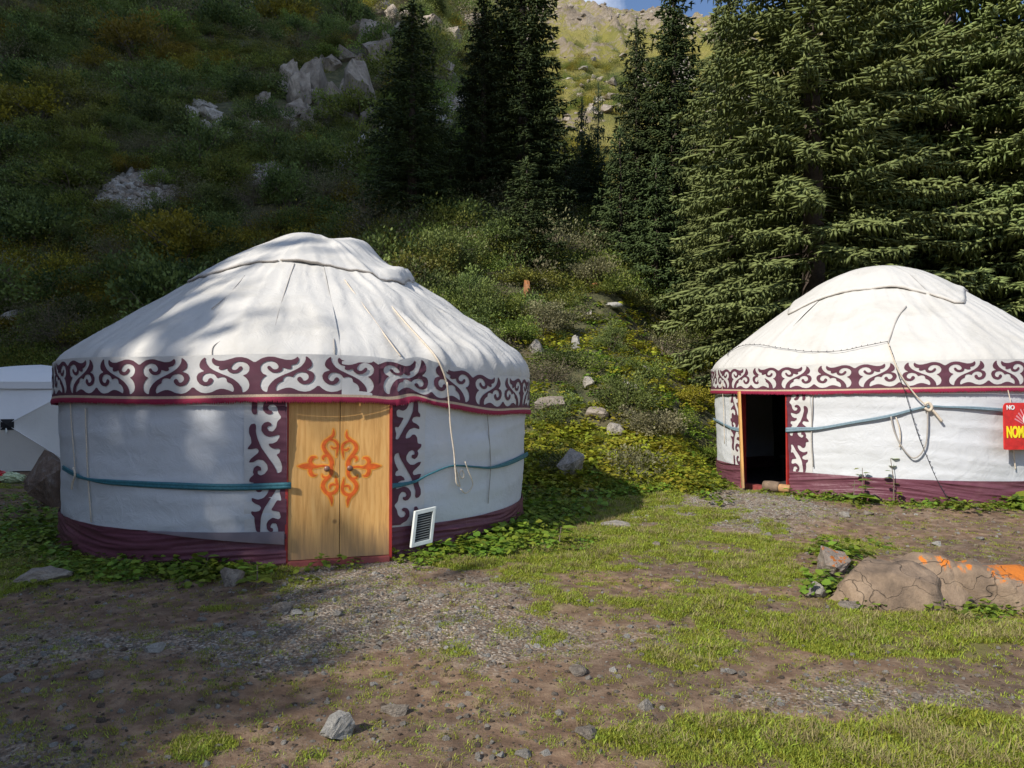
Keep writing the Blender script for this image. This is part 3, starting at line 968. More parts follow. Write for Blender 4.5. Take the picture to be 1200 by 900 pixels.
    def strap_band(s, name, pts, mat, width, off=0.03):
        """flat webbing along pixels-of-photograph points, hugging the wall"""
        P = np.array(smooth_path([np.append(s.hit(p[0], p[1], off), p[2] if len(p) > 2 else width) for p in pts], 8))
        m = MB(); n = len(P)
        d = P[:, :2] / np.hypot(P[:, 0], P[:, 1])[:, None]
        vs = []
        for k, (dz, o) in enumerate(((0.5, 0.0), (0.33, 0.010), (0.1, 0.012), (0, 0.006), (-0.1, 0.012), (-0.33, 0.010), (-0.5, 0.0), (-0.3, -0.012), (0.3, -0.012))):
            for i in range(n):
                vs.append((P[i, 0] + d[i, 0] * o, P[i, 1] + d[i, 1] * o, P[i, 2] + dz * P[i, 3]))
        fs = []
        for k in range(9):
            k2 = (k + 1) % 9
            for i in range(n - 1):
                fs.append((k * n + i, k * n + i + 1, k2 * n + i + 1, k2 * n + i))
        fs.append(tuple(k * n for k in range(9))); fs.append(tuple(k * n + n - 1 for k in range(8, -1, -1)))
        m.add(vs, fs)
        return m.build(name, mat, s.root, smooth=True)

    def cover(s, edge_fn, bulge_fn, mat, rope_mat, lip=0.03):
        """square cloth over the smoke hole; edge_fn(phi) -> distance from the apex along the roof"""
        phs = np.linspace(0, 2 * math.pi, 240)
        L = s.sl[-1]
        vs = []
        rows = np.concatenate([np.linspace(0.0, 0.9, 22), [0.94, 0.97, 1.0, 1.003]])
        E = edge_fn(phs)
        for k, q in enumerate(rows):
            dist = E * q
            off = 0.030 + bulge_fn(phs, q, dist) - (0.028 if k == len(rows) - 1 else 0)
            vs.append(s.roof(phs, np.maximum(L - dist, 0.4), off))
        V = np.concatenate(vs); n = 240
        i, j = np.meshgrid(np.arange(len(rows) - 1), np.arange(n - 1), indexing='ij')
        F = np.stack([(i * n + j).ravel(), ((i + 1) * n + j).ravel(), ((i + 1) * n + j + 1).ravel(), (i * n + j + 1).ravel()], 1)
        cv = link("crown_cover", mesh_from("crown_cover", V, F, True), mat, s.root)
        m = MB(); P = s.roof(phs, L - E - 0.012, 0.018)
        m.tube([tuple(p) for p in P[::2]], 0.011, 6)
        m.build("edge_rope", rope_mat, cv, smooth=True)
        return cv

# --- left yurt
def dropL(deg):
    d = (np.asarray(deg) + 180) % 360 - 180
    return -0.15 * sstep(34, 62, d) * sstep(170, 110, d) - 0.02 * sstep(-20, -70, d) + 0.012 * np.sin(d * 0.11)
YA = Yurt("yurt", "large white yurt with closed plywood door painted with orange scrolls",
          (-2.74, 9.71, 0.0), 21.2,
          [(2.955, 1.78), (2.97, 1.93), (2.93, 2.06), (2.80, 2.20), (2.45, 2.47), (1.9, 2.86), (1.35, 3.24), (1.0, 3.45), (0.7, 3.60), (0.35, 3.73), (0.0, 3.78)],
          dropL, 3, M['teal'])
YA.knot = 35.0
YA.dturn = R_(5)
YA.band_ph = 7.0
YA.build()
L_A = YA.sl[-1]
def edgeA(ph):
    q = ph - R_(8)
    c, s_ = np.abs(np.cos(q)), np.abs(np.sin(q))
    return 1.42 / np.maximum(np.maximum(c, s_), 0.78) + 0.05 * np.sin(ph * 5)
def bulgeA(ph, q, dist):
    x = np.sin(ph) * dist; y = -np.cos(ph) * dist
    b = 0.09 * np.exp(-((x + 0.12) ** 2 + (y + 0.1) ** 2) / 0.16)
    b = b + 0.15 * np.exp(-((x - 0.62) ** 2 / 0.06 + (y - 0.1) ** 2 / 0.35))
    b = b - 0.03 * np.exp(-((x - 0.28) ** 2 / 0.006)) * sstep(-0.9, 0.3, y)
    lipw = sstep(R_(40), R_(62), ph) * sstep(R_(150), R_(120), ph)
    b = b + lipw * 0.075 * np.exp(-((q - 0.90) / 0.07) ** 2)
    b = b + 0.035 * (ridged(x * 1.4, y * 1.4, 3, 77) - 0.45) * sstep(0.1, 0.5, q)
    return b
covA = YA.cover(edgeA, bulgeA, M['canvas'], M['greyrope'])

# door leaves, ornament and knobs
def door_leaf(Y, x0, x1, mir):
    leaf = MB(); leaf.box(Y.D, x0, x1, -0.035, -0.005, 0.06, 1.598)
    lo = leaf.build("door_leaf", M['ply'], Y.root, bevel=0.002)
    sc = 1.0 / 8.18 * 7.0 / FPX
    for grow, mat, nm, c in ((11, M['amber'], "paint_halo", -0.0025), (-1, M['orange'], "painted_scroll", 0.0)):
        V, F = door_unit(grow)
        P = []
        for x, y in V:
            a = (x - 482) * sc * 1.0
            b = 1.6 - (490 + y / 8.18 - 470) * 7.0 / FPX
            P.append(Y.D(a if not mir else -a, c, b + (0.018 if mir else 0)))
        FF = [f[::-1] for f in F] if not mir else F
        link(nm, mesh_from(nm, P, FF), mat, lo)
    m = MB()
    kx = (575 - 482) * sc * (1 if not mir else -1.3); kz = 1.6 - (490 + 480 / 8.18 - 470) * 7.0 / FPX
    path = [(0.0, 0.012), (0.012, 0.010), (0.02, 0.018), (0.028, 0.027), (0.040, 0.030), (0.050, 0.023), (0.055, 0.004)]
    m.tube([Y.D(kx, c - 0.005, kz) for c, r in path], [r for c, r in path], 14)
    m.build("knob", M['knob'], lo, smooth=True)
    return lo
door_leaf(YA, 0.003, 0.484, False)
door_leaf(YA, -0.484, -0.003, True)

YA.strap_band("waist_strap", [(74, 548, .06), (88, 556, .05), (101, 561, .03), (130, 565, .055), (200, 569, .065), (270, 571, .065), (341, 569, .065)], M['teal'], .06)
YA.strap_band("waist_strap", [(456, 570, .06), (470, 568, .045), (487, 564, .03), (505, 555, .02), (530, 546, .02), (556, 547, .022), (575, 548, .03), (595, 543, .055), (613, 535, .065), (618, 532, .065)], M['teal'], .05)
# seams and ropes over the roof
YA.rope("roof_rope", [(404, 328), (432, 366), (460, 405), (470, 418)], 0.008, M['rope'])
YA.rope("roof_rope", [(448, 346), (476, 379), (507, 413), (518, 432), (524, 450)], 0.010, M['rope'], off=0.03)
YA.rope("hanging_rope", [(524, 448), (526, 470), (528, 500), (532, 530), (533, 545)], 0.009, M['rope'], off=0.085)
YA.rope("hanging_rope", [(533, 544), (534, 556), (535, 566), (539, 570), (537, 560), (534, 548)], 0.008, M['rope'], off=0.06)
YA.rope("hanging_rope", [(545, 541), (549, 552), (554, 566), (551, 574), (545, 578), (540, 573)], 0.007, M['rope'], off=0.06)
YA.rope("hanging_rope", [(538, 556), (541, 551), (544, 556), (542, 561), (538, 556)], 0.006, M['rope'], off=0.06)
YA.rope("wall_cord", [(571, 484), (573, 510), (575, 545), (572, 590)], 0.006, M['greyrope'], off=0.02)
YA.rope("wall_cord", [(100, 478), (101, 510), (103, 560), (107, 612)], 0.007, M['rope'], off=0.025)
YA.rope("wall_cord", [(82, 468), (84, 500), (88, 552)], 0.006, M['rope'], off=0.03)
YA.rope("tied_cord_end", [(86, 548), (88, 556), (85, 566), (84, 573)], 0.012, M['rope'], off=0.05)
YA.rope("roof_seam", [(345, 309), (336, 335), (326, 368), (320, 395), (316, 419)], 0.0055, M['greyrope'], off=0.006)
YA.rope("roof_seam", [(287, 323), (268, 345), (248, 362)], 0.005, M['greyrope'], off=0.004)
YA.rope("roof_seam", [(391, 397), (392, 408), (392, 424)], 0.006, M['greyrope'], off=0.006)
YA.rope("roof_seam", [(248, 418), (250, 406), (262, 398), (272, 394)], 0.005, M['greyrope'], off=0.006)
# greyed flap over the skirt left of the door
def flapA():
    ph = np.linspace(YA.pd - YA.dphi - 0.46, YA.pd - YA.dphi - 0.004, 40); t = (ph - ph[0]) / (ph[-1] - ph[0])
    zt = 0.352 + 0 * t; zb = 0.342 - 0.115 * t
    A = YA.wall(ph, zt, 0.062); B = YA.wall(ph, (zt + zb) / 2, 0.072); C = YA.wall(ph, zb, 0.074)
    n = 40; i = np.arange(n - 1); V = np.concatenate([A, B, C])
    F = np.concatenate([np.stack([i + k * n, i + 1 + k * n, i + 1 + (k + 1) * n, i + (k + 1) * n], 1) for k in (0, 1)])
    link("skirt_flap", mesh_from("skirt_flap", V, F, True), M['greyflap'], YA.root)
flapA()
# --- right yurt
def dropR(deg):
    d = (np.asarray(deg) + 180) % 360 - 180
    return 0.02 * np.sin(d * 0.05 + 1.0) + 0.015 * sstep(-30, -90, d)
YB = Yurt("yurt", "white yurt with open doorway and a red sign on its wall",
          (6.76, 13.07, 0.14), -64.0,
          [(2.955, 1.80), (2.975, 1.96), (2.93, 2.10), (2.80, 2.25), (2.45, 2.53), (1.9, 2.95), (1.30, 3.40), (0.95, 3.63), (0.62, 3.79), (0.3, 3.88), (0.0, 3.91)],
          dropR, 23, M['bluegrey'])
YB.band_ph = 8.0
YB.amp = 0.75
YB.build(flip=True)
def edgeB(ph):
    q = ph + R_(33)
    c, s_ = np.abs(np.cos(q)), np.abs(np.sin(q))
    return 1.50 / np.maximum(np.maximum(c, s_), 0.735) + 0.03 * np.sin(ph * 7)
def bulgeB(ph, q, dist):
    x = np.sin(ph) * dist; y = -np.cos(ph) * dist
    return 0.022 * (ridged(x * 1.3, y * 1.3, 3, 97) - 0.45) * sstep(0.1, 0.5, q) + 0.02 * np.exp(-((q - 0.97) / 0.05) ** 2) * (fbm(ph * 9, ph * 0, 2, 3))
YB.cover(edgeB, bulgeB, M['canvas'], M['greyrope'])
YB.strap_band("waist_strap", [(836, 491, .05), (842, 494, .045), (850, 498, .04), (858, 502, .06), (867, 504, .075)], M['bluegrey'], .06)
YB.strap_band("waist_strap", [(921, 504, .085), (937, 503, .07), (960, 502, .05), (1000, 495, .045), (1040, 488, .05), (1084, 477, .035), (1110, 477, .03), (1140, 478, .045), (1170, 480, .05), (1200, 481, .05), (1240, 482, .05)], M['bluegrey'], .05, off=0.045)
YB.rope("roof_rope", [(1062, 359), (1052, 372), (1044, 393), (1041, 402)], 0.010, M['greyrope'], off=0.03)
YB.rope("hanging_rope", [(1041, 402), (1046, 418), (1056, 440), (1072, 462), (1086, 476)], 0.011, M['rope'], off=0.10)
YB.rope("strap_knot", [(1083, 474), (1088, 472), (1092, 477), (1089, 481), (1084, 478)], 0.022, M['rope'], off=0.07)
YB.rope("rope_end", [(1090, 478), (1096, 484), (1104, 494)], [0.02] * 13, M['rope'], off=0.06)
YB.rope("hanging_rope", [(1044, 488), (1048, 505), (1056, 522), (1068, 536), (1078, 533), (1085, 520), (1087, 500), (1087, 480)], 0.011, M['greyrope'], off=0.06)
YB.rope("hanging_rope", [(1050, 489), (1054, 502), (1055, 514), (1054, 524)], 0.009, M['rope'], off=0.05)
YB.rope("wall_cord", [(953, 452), (952, 480), (951, 515), (953, 547)], 0.009, M['greyrope'], off=0.03)
YB.rope("wall_cord", [(846, 449), (848, 480), (849, 520)], 0.007, M['rope'], off=0.04)
YB.rope("wall_cord", [(1188, 526), (1189, 540), (1190, 550)], 0.009, M['rope'], off=0.03)

# open door leaf of the second yurt, swung outwards and seen on edge
def open_leaf():
    h = np.array(YB.D(-YB.dw + 0.03, 0.05, 0.03)[:2])
    camd = -(h + YB.c[:2]); camd = camd / np.linalg.norm(camd)
    # almost edge-on from the path
    ang = math.atan2(camd[1], camd[0]) + R_(2.5)
    e = np.array([math.cos(ang), math.sin(ang)]); f = np.array([-e[1], e[0]])
    lean = -0.03
    P = lambda a, c, b: (h[0] + e[0] * a + f[0] * (c + lean * (b - 0.8)), h[1] + e[1] * a + f[1] * (c + lean * (b - 0.8)), b)
    m = MB(); m.box(P, 0.0, 0.46, -0.018, 0.018, 0.02, 1.62)
    lo = m.build("door_leaf", M['ply'], YB.root, bevel=0.003)
open_leaf()

# string of small bulbs over the second yurt
sr = empty("string_lights", tuple(YB.c + np.array([0, -2.95, 0])))
tag(sr, "thin dark cable of tiny bulbs strung over the open yurt's roof", "string lights")
offv = YB.c - (YB.c + np.array([0, -2.95, 0]))
wp = [(852, 417), (856, 412), (870, 405), (890, 404), (915, 408), (950, 412), (985, 411), (1010, 406), (1040, 400)]
wp2 = [(1040, 400), (1046, 415), (1053, 440), (1060, 458), (1068, 485), (1076, 510), (1086, 535), (1097, 560), (1108, 580), (1116, 596)]
bulbs = MB(); wires = MB()
for pts, off in ((wp, 0.05), (wp2, 0.10)):
    P = [p + offv for p in smooth_path([YB.hit(*q, off=off) for q in pts], 8)]
    wires.tube(P, 0.0045, 5)
    for i in range(2, len(P) - 1, 2):
        p = Vector(P[i]); sd = random.Random(i).choice((-1, 1))
        bulbs.tube([p, p + Vector((0.008 * sd, -0.006, 0.008)), p + Vector((0.012 * sd, -0.008, 0.018))], [0.004, 0.006, 0.003], 6)
wires.build("cable", M['wire'], sr, smooth=True)
bo = bulbs.build("bulbs", M['wire'], sr, smooth=True); bo["kind"] = "stuff"

# red sign with yellow lettering
def text_mesh(txt, size, bold, ext=0.002):
    c = bpy.data.curves.new("t", 'FONT'); c.body = txt; c.size = size; c.extrude = ext; c.offset = bold
    o = bpy.data.objects.new("t", c); COL.objects.link(o)
    bpy.context.view_layer.update()
    me = bpy.data.meshes.new_from_object(o.evaluated_get(bpy.context.evaluated_depsgraph_get()))
    bpy.data.objects.remove(o); bpy.data.curves.remove(c)
    return me
def sign():
    a = YB.hit(1167, 497, 0.05); ph = math.atan2(a[0], -a[1])
    W, H = 0.86, 0.66
    cph = ph + 0.5 * W / 2.95
    dr = np.array([math.sin(cph), -math.cos(cph)]); e = np.array([dr[1] * -1, dr[0]])
    zc = 1.6 - (497 - 470) * 10.9 / FPX - 0.14
    root = empty("sign_board", (YB.c[0] + dr[0] * 3.05, YB.c[1] + dr[1] * 3.05, YB.c[2] + zc))
    tag(root, "red sign board with yellow lettering hung on the open yurt's wall", "sign")
    P = lambda x, c, z: (e[0] * x + dr[0] * c, e[1] * x + dr[1] * c, z)
    m = MB()
    # rounded board outline
    pts = []
    rr = 0.07
    for cx, cz, a0 in ((W / 2 - rr, H / 2 - rr, 0), (-W / 2 + rr, H / 2 - rr, 90), (-W / 2 + 0.02, -H / 2 + 0.02, 180), (W / 2 - 0.02, -H / 2 + 0.02, 270)):
        q = rr if cz > 0 else 0.02
        for k in range(7):
            t = R_(a0 + 15 * k); pts.append((cx + q * math.cos(t), cz + q * math.sin(t)))
    n = len(pts)
    vs = [P(x, 0.012, z) for x, z in pts] + [P(x, -0.012, z) for x, z in pts]
    m.add(vs, [tuple(range(n)), tuple(range(2 * n - 1, n - 1, -1))] + [(i, n + i, n + (i + 1) % n, (i + 1) % n) for i in range(n)])
    brd = m.build("board", M['signred'], root)
    # pale fan of stripes in the upper half
    rnd = random.Random(5)
    m = MB()
    for k in range(13):
        t0 = R_(18 + k * 11); t1 = t0 + R_(3.5 + rnd.random() * 3)
        ox, oz = -0.02, -0.02
        r0, r1 = 0.12, 0.27 + 0.03 * rnd.random()
        q = [(ox + r * math.cos(t), min(oz + r * math.sin(t), 0.29)) for r, t in ((r0, t0), (r1, t0), (r1, t1), (r0, t1))]
        m.add([P(x, 0.0145, z) for x, z in q], [(0, 1, 2, 3)])
    m.build("printed_stripes", M['pink'], brd)
    m = MB(); ring = [(0.0 + 0.13 * math.cos(R_(a)), 0.10 + 0.12 * math.sin(R_(a))) for a in range(0, 360, 20)]
    m.add([P(x, 0.0155, z) for x, z in ring], [tuple(range(len(ring)))])
    m.build("printed_disc", M['whiteprint'], brd)
    def put(txt, size, bold, x, z, mat, nm, rot=0.0, sx=1.0):
        me = text_mesh(txt, size, bold)
        for v in me.vertices:
            xx = v.co.x * sx; zz = v.co.y
            xr = xx * math.cos(rot) - zz * math.sin(rot); zr = xx * math.sin(rot) + zz * math.cos(rot)
            v.co = P(x + xr, 0.018 + v.co.z, z + zr)
        me.update(); link(nm, me, mat, brd)
    put("NOMAD", 0.215, 0.010, -0.405, -0.155, M['yellow'], "lettering", sx=0.56)
    put("NO", 0.085, 0.003, -0.40, 0.235, M['whiteprint'], "lettering")
    put("A", 0.10, 0.005, -0.10, -0.265, M['yellow'], "lettering")
    m = MB(); m.box(P, -0.09, 0.12, 0.0135, 0.0155, -0.19, -0.17); m.build("printed_line", M['greenprint'], brd)
    m = MB(); m.tube([P(-0.30, 0.0, H / 2 - 0.02), P(-0.31, -0.04, H / 2 + 0.18)], 0.006, 5); m.build("cord", M['rope'], root)
sign()

# inside the open yurt: hanging felt, bench with bedding, folding-chair leg, firewood by the sill
def interior():
    C = YB.c
    def W(a, c, b):       # door frame coordinates to world
        q = YB.D(a, c, b); return (q[0] + C[0], q[1] + C[1], b + C[2])
    def grp(name, label, cat, a, c, b=0):
        return empty(name, W(a, c, b)), np.array(W(a, c, b))
    # felt lining behind (part of the yurt)
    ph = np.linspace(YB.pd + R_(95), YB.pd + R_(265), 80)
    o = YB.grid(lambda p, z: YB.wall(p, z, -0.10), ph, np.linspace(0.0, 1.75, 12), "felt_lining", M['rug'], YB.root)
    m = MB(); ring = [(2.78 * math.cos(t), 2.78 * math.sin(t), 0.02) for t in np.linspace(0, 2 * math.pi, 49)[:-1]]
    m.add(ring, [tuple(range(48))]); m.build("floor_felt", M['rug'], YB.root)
    r, p0 = grp("bench", "", "", -0.1, -1.7)
    tag(r, "low bench with a black frame inside the open doorway", "bench")
    Q = lambda a, c, b: tuple(np.array(W(a, c, b)) - p0)
    m = MB(); m.box(Q, -1.0, 1.0, -1.98, -1.42, 0.40, 0.45); m.build("bench_top", M['black'], r, bevel=0.005)
    for a in (-0.95, 0.95):
        for c in (-1.95, -1.46):
            m = MB(); m.tube([Q(a, c, -0.0), Q(a, c, 0.40)], 0.02, 8); m.build("leg", M['black'], r)
    r, p0 = grp("blanket_pile", "", "", -0.2, -1.7, 0.45)
    tag(r, "folded grey-brown blankets lying on the bench in the doorway", "blankets")
    for k in range(3):
        m = MB(); Q = lambda a, c, b: tuple(np.array(W(a, c, b)) - p0)
        m.box(Q, -0.85 + 0.05 * k, 0.70 - 0.06 * k, -1.95 + 0.02 * k, -1.46, 0.452 + 0.055 * k, 0.507 + 0.055 * k)
        m.build("blanket", M['blanket'], r, bevel=0.02)
    r, p0 = grp("blue_bundle", "", "", 0.42, -0.9, 0.45)
    tag(r, "small bright blue bundle just inside the doorway", "bundle")
    bm = bmesh.new(); bmesh.ops.create_icosphere(bm, subdivisions=3, radius=0.09)
    for v in bm.verts:
        n = float(fbm(v.co.x * 14 + 3, v.co.y * 14 + v.co.z * 9, 3, 4)); v.co *= 0.75 + 0.5 * n; v.co.z *= 0.7
    me = bpy.data.meshes.new("bundle"); bm.to_mesh(me); bm.free()
    link("cloth", me, M['blue'], r, (0, 0, 0.06))
    r2, p2 = grp("folding_stool", "", "", 0.42, -0.9)
    tag(r2, "grey tubular folding stool just inside the doorway", "stool")
    Q2 = lambda a, c, b: tuple(np.array(W(a, c, b)) - p2)
    m = MB(); m.box(Q2, 0.22, 0.62, -1.08, -0.74, 0.43, 0.45); m.build("seat", M['black'], r2, bevel=0.004)
    for c in (-1.06, -0.76):
        for (a0, a1) in ((0.24, 0.60), (0.60, 0.24)):
            m = MB(); m.tube([Q2(a0, c, 0.0), Q2((a0 + a1) / 2, c, 0.22), Q2(a1, c, 0.43)], 0.011, 6); m.build("leg", M['steel'], r2, smooth=True)
    for k, (a, c, rr) in enumerate(((0.28, 0.12, 0.085), (0.42, 0.03, 0.065))):
        r, p0 = grp("firewood_log", "", "", a, c)
        tag(r, ("thick short log by the open yurt's sill", "thinner pale split log beside the thick one")[k], "log")
        Q = lambda a_, c_, b_: tuple(np.array(W(a_, c_, b_)) - p0)
        m = MB(); m.tube([Q(a - 0.11, c + 0.03, rr * 0.95), Q(a, c, rr), Q(a + 0.12, c - 0.04, rr)], [rr, rr * 1.04, rr * 0.96], 14)
        m.build("log", M['logbark'] if k == 0 else M['logwood'], r, smooth=True)
interior()

# white framed vent leaning on the skirt of the closed yurt
def vent():
    a = YA.hit(490, 620, 0.03); ph = math.atan2(a[0], -a[1])
    dr = np.array([math.sin(ph), -math.cos(ph)]); e = np.array([-dr[1], dr[0]])
    root = empty("air_vent", (YA.c[0] + dr[0] * 2.97, YA.c[1] + dr[1] * 2.97, 0.11))
    tag(root, "white framed louvred vent fixed to the burgundy skirt beside the plywood door", "vent")
    W, H = 0.25, 0.36
    tl = 0.10
    P = lambda x, c, z: (e[0] * (x + 0.16 * (z - 0.19)) + dr[0] * (c + tl * 0.3 - tl * z * 0.5), e[1] * (x + 0.16 * (z - 0.19)) + dr[1] * (c + tl * 0.3 - tl * z * 0.5), z + 0.02 + 0.10 * x)
    for nm, x0, x1, z0, z1 in (("frame_side", -W / 2, -W / 2 + 0.035, 0, H), ("frame_side", W / 2 - 0.035, W / 2, 0, H), ("frame_rail", -W / 2 + 0.036, W / 2 - 0.036, 0, 0.04), ("frame_rail", -W / 2 + 0.036, W / 2 - 0.036, H - 0.04, H)):
        m = MB(); m.box(P, x0, x1, 0.0, 0.035, z0, z1); m.build(nm, M['vent'], root, bevel=0.004)
    m = MB(); m.box(P, -W / 2 + 0.034, W / 2 - 0.034, -0.02, 0.002, 0.038, H - 0.038); m.build("dark_backing", M['black'], root)  # black box stands in for the dark hollow behind the slats
    for k in range(11):
        z = 0.05 + k * 0.0245
        m = MB(); vs = [P(x, c, zz) for x in (-W / 2 + 0.037, W / 2 - 0.037) for c, zz in ((0.028, z), (0.028, z + 0.0045), (0.018, z + 0.007), (0.018, z + 0.004))]
        m.add(vs, [(0, 1, 5, 4), (1, 2, 6, 5), (2, 3, 7, 6), (3, 0, 4, 7), (0, 3, 2, 1), (4, 5, 6, 7)])
        m.build("slat", M['ventslat'], root)
vent()

# ------------------------------------------------------------------ hub tent at the left
def tent():
    cx, cy = -11.55, 17.4
    root = empty("hub_tent", (cx, cy, 0.0), R_(12))
    tag(root, "white pop-up hub tent with creased square walls and dark hub patch", "tent")
    W, H = 1.42, 1.98
    hubs = []
    for k in range(4):
        t = R_(90 * k); e = np.array([math.cos(t), math.sin(t)]); o = np.array([math.sin(t), -math.cos(t)])
        P = lambda a, c, z: (e[0] * a + o[0] * (W + c), e[1] * a + o[1] * (W + c), z)
        co = [(-W, 0, 0.02), (W, 0, 0.02), (W, 0, H), (-W, 0, H)]; hub = (0, 0.26, 1.08)
        for i in range(4):
            a, b = co[i], co[(i + 1) % 4]
            nn = 10; vs = []; fs = []
            for r in range(nn + 1):
                for s in range(nn + 1):
                    q = r / nn; l = [a[j] + (b[j] - a[j]) * s / nn for j in range(3)]
                    p = [hub[j] + (l[j] - hub[j]) * q for j in range(3)]
                    sag = -0.05 * math.sin(math.pi * s / nn) * math.sin(math.pi * q * 0.8)
                    vs.append(P(p[0], p[1] + sag, p[2]))
            for r in range(nn):
                for s in range(nn):
                    fs.append((r * (nn + 1) + s, r * (nn + 1) + s + 1, (r + 1) * (nn + 1) + s + 1, (r + 1) * (nn + 1) + s))
            m = MB(); m.add(vs, fs); m.build("wall_panel", M['tent'] if i != 2 else M['tentwhite'], root, smooth=True)  # upper panel paler: light on its tilt is painted in
        for sx in (-1, 1):
            for (zc) in (0, 1):
                m = MB(); c_ = co[(0 if sx < 0 else 1) if not zc else (3 if sx < 0 else 2)]
                m.tube([P(hub[0], hub[1] + 0.004, hub[2]), P(c_[0], 0.004, c_[2])], 0.008, 5); m.build("seam", M['tentwhite'], root)
        m = MB(); vs = []
        for (a, z) in ((-0.135, 0.96), (0.135, 0.96), (0.135, 1.20), (-0.135, 1.20)):
            vs.append(P(a, 0.24, z))
        vs.append(P(0, 0.285, 1.08)); m.add(vs, [(0, 1, 4), (1, 2, 4), (2, 3, 4), (3, 0, 4)])
        hp = m.build("hub_patch", M['black'], root)
        m = MB(); m.tube([P(0.0, 0.29, 1.0), P(0.01, 0.30, 0.93), P(0.0, 0.30, 0.88)], [0.012, 0.022, 0.012], 6); m.build("pull_tab", M['vent'], hp)
        m = MB(); m.box(P, -W - 0.02, W + 0.02, 0.0, 0.035, H - 0.03, H + 0.03); m.build("eave_seam", M['black'], root)
    # shallow four-sided roof with a soft rise
    nn = 24; vs = []; fs = []
    for i in range(nn + 1):
        for j in range(nn + 1):
            x = -1 + 2 * i / nn; y = -1 + 2 * j / nn
            k = max(abs(x), abs(y))
            z = H + 0.05 + 0.46 * (1 - k) ** 0.75 + (0.06 * math.sin(k * math.pi))
            vs.append((x * (W + 0.06), y * (W + 0.06), z))
    for i in range(nn):
        for j in range(nn):
            a = i * (nn + 1) + j; fs.append((a, a + nn + 1, a + nn + 2, a + 1))
    m = MB(); m.add(vs, fs); m.build("roof", M['tentwhite'], root, smooth=True)
    m = MB()
    for k in range(4):
        t = R_(90 * k); e = (math.cos(t), math.sin(t)); o = (math.sin(t), -math.cos(t))
        P = lambda a, c, z: (e[0] * a + o[0] * (W + c), e[1] * a + o[1] * (W + c), z)
        m.box(P, -W - 0.05, W + 0.05, 0.04, 0.055, H - 0.10, H + 0.06)
    m.build("roof_valance", M['tentwhite'], root)
tent()
def bag():
    p = at(8, 566)
    root = empty("plastic_bag", (p[0], p[1], p[2]))
    tag(root, "crumpled red and pale green plastic bag lying by the hub tent", "bag")
    for nm, mt, off, sc in (("red_wrap", M['bagred'], (-0.12, 0, 0.12), (0.20, 0.14, 0.13)), ("green_wrap", M['baggreen'], (0.12, -0.02, 0.10), (0.26, 0.15, 0.12))):
        bm = bmesh.new(); bmesh.ops.create_icosphere(bm, subdivisions=4, radius=1)
        for v in bm.verts:
            n = float(ridged(v.co.x * 2.2 + 5, v.co.y * 2.2 + v.co.z * 2.7, 4, 6)); v.co *= 0.7 + 0.55 * n
            v.co = Vector((v.co.x * sc[0], v.co.y * sc[1], v.co.z * sc[2]))
        me = bpy.data.meshes.new(nm); bm.to_mesh(me); bm.free(); link(nm, me, mt, root, off)
bag()

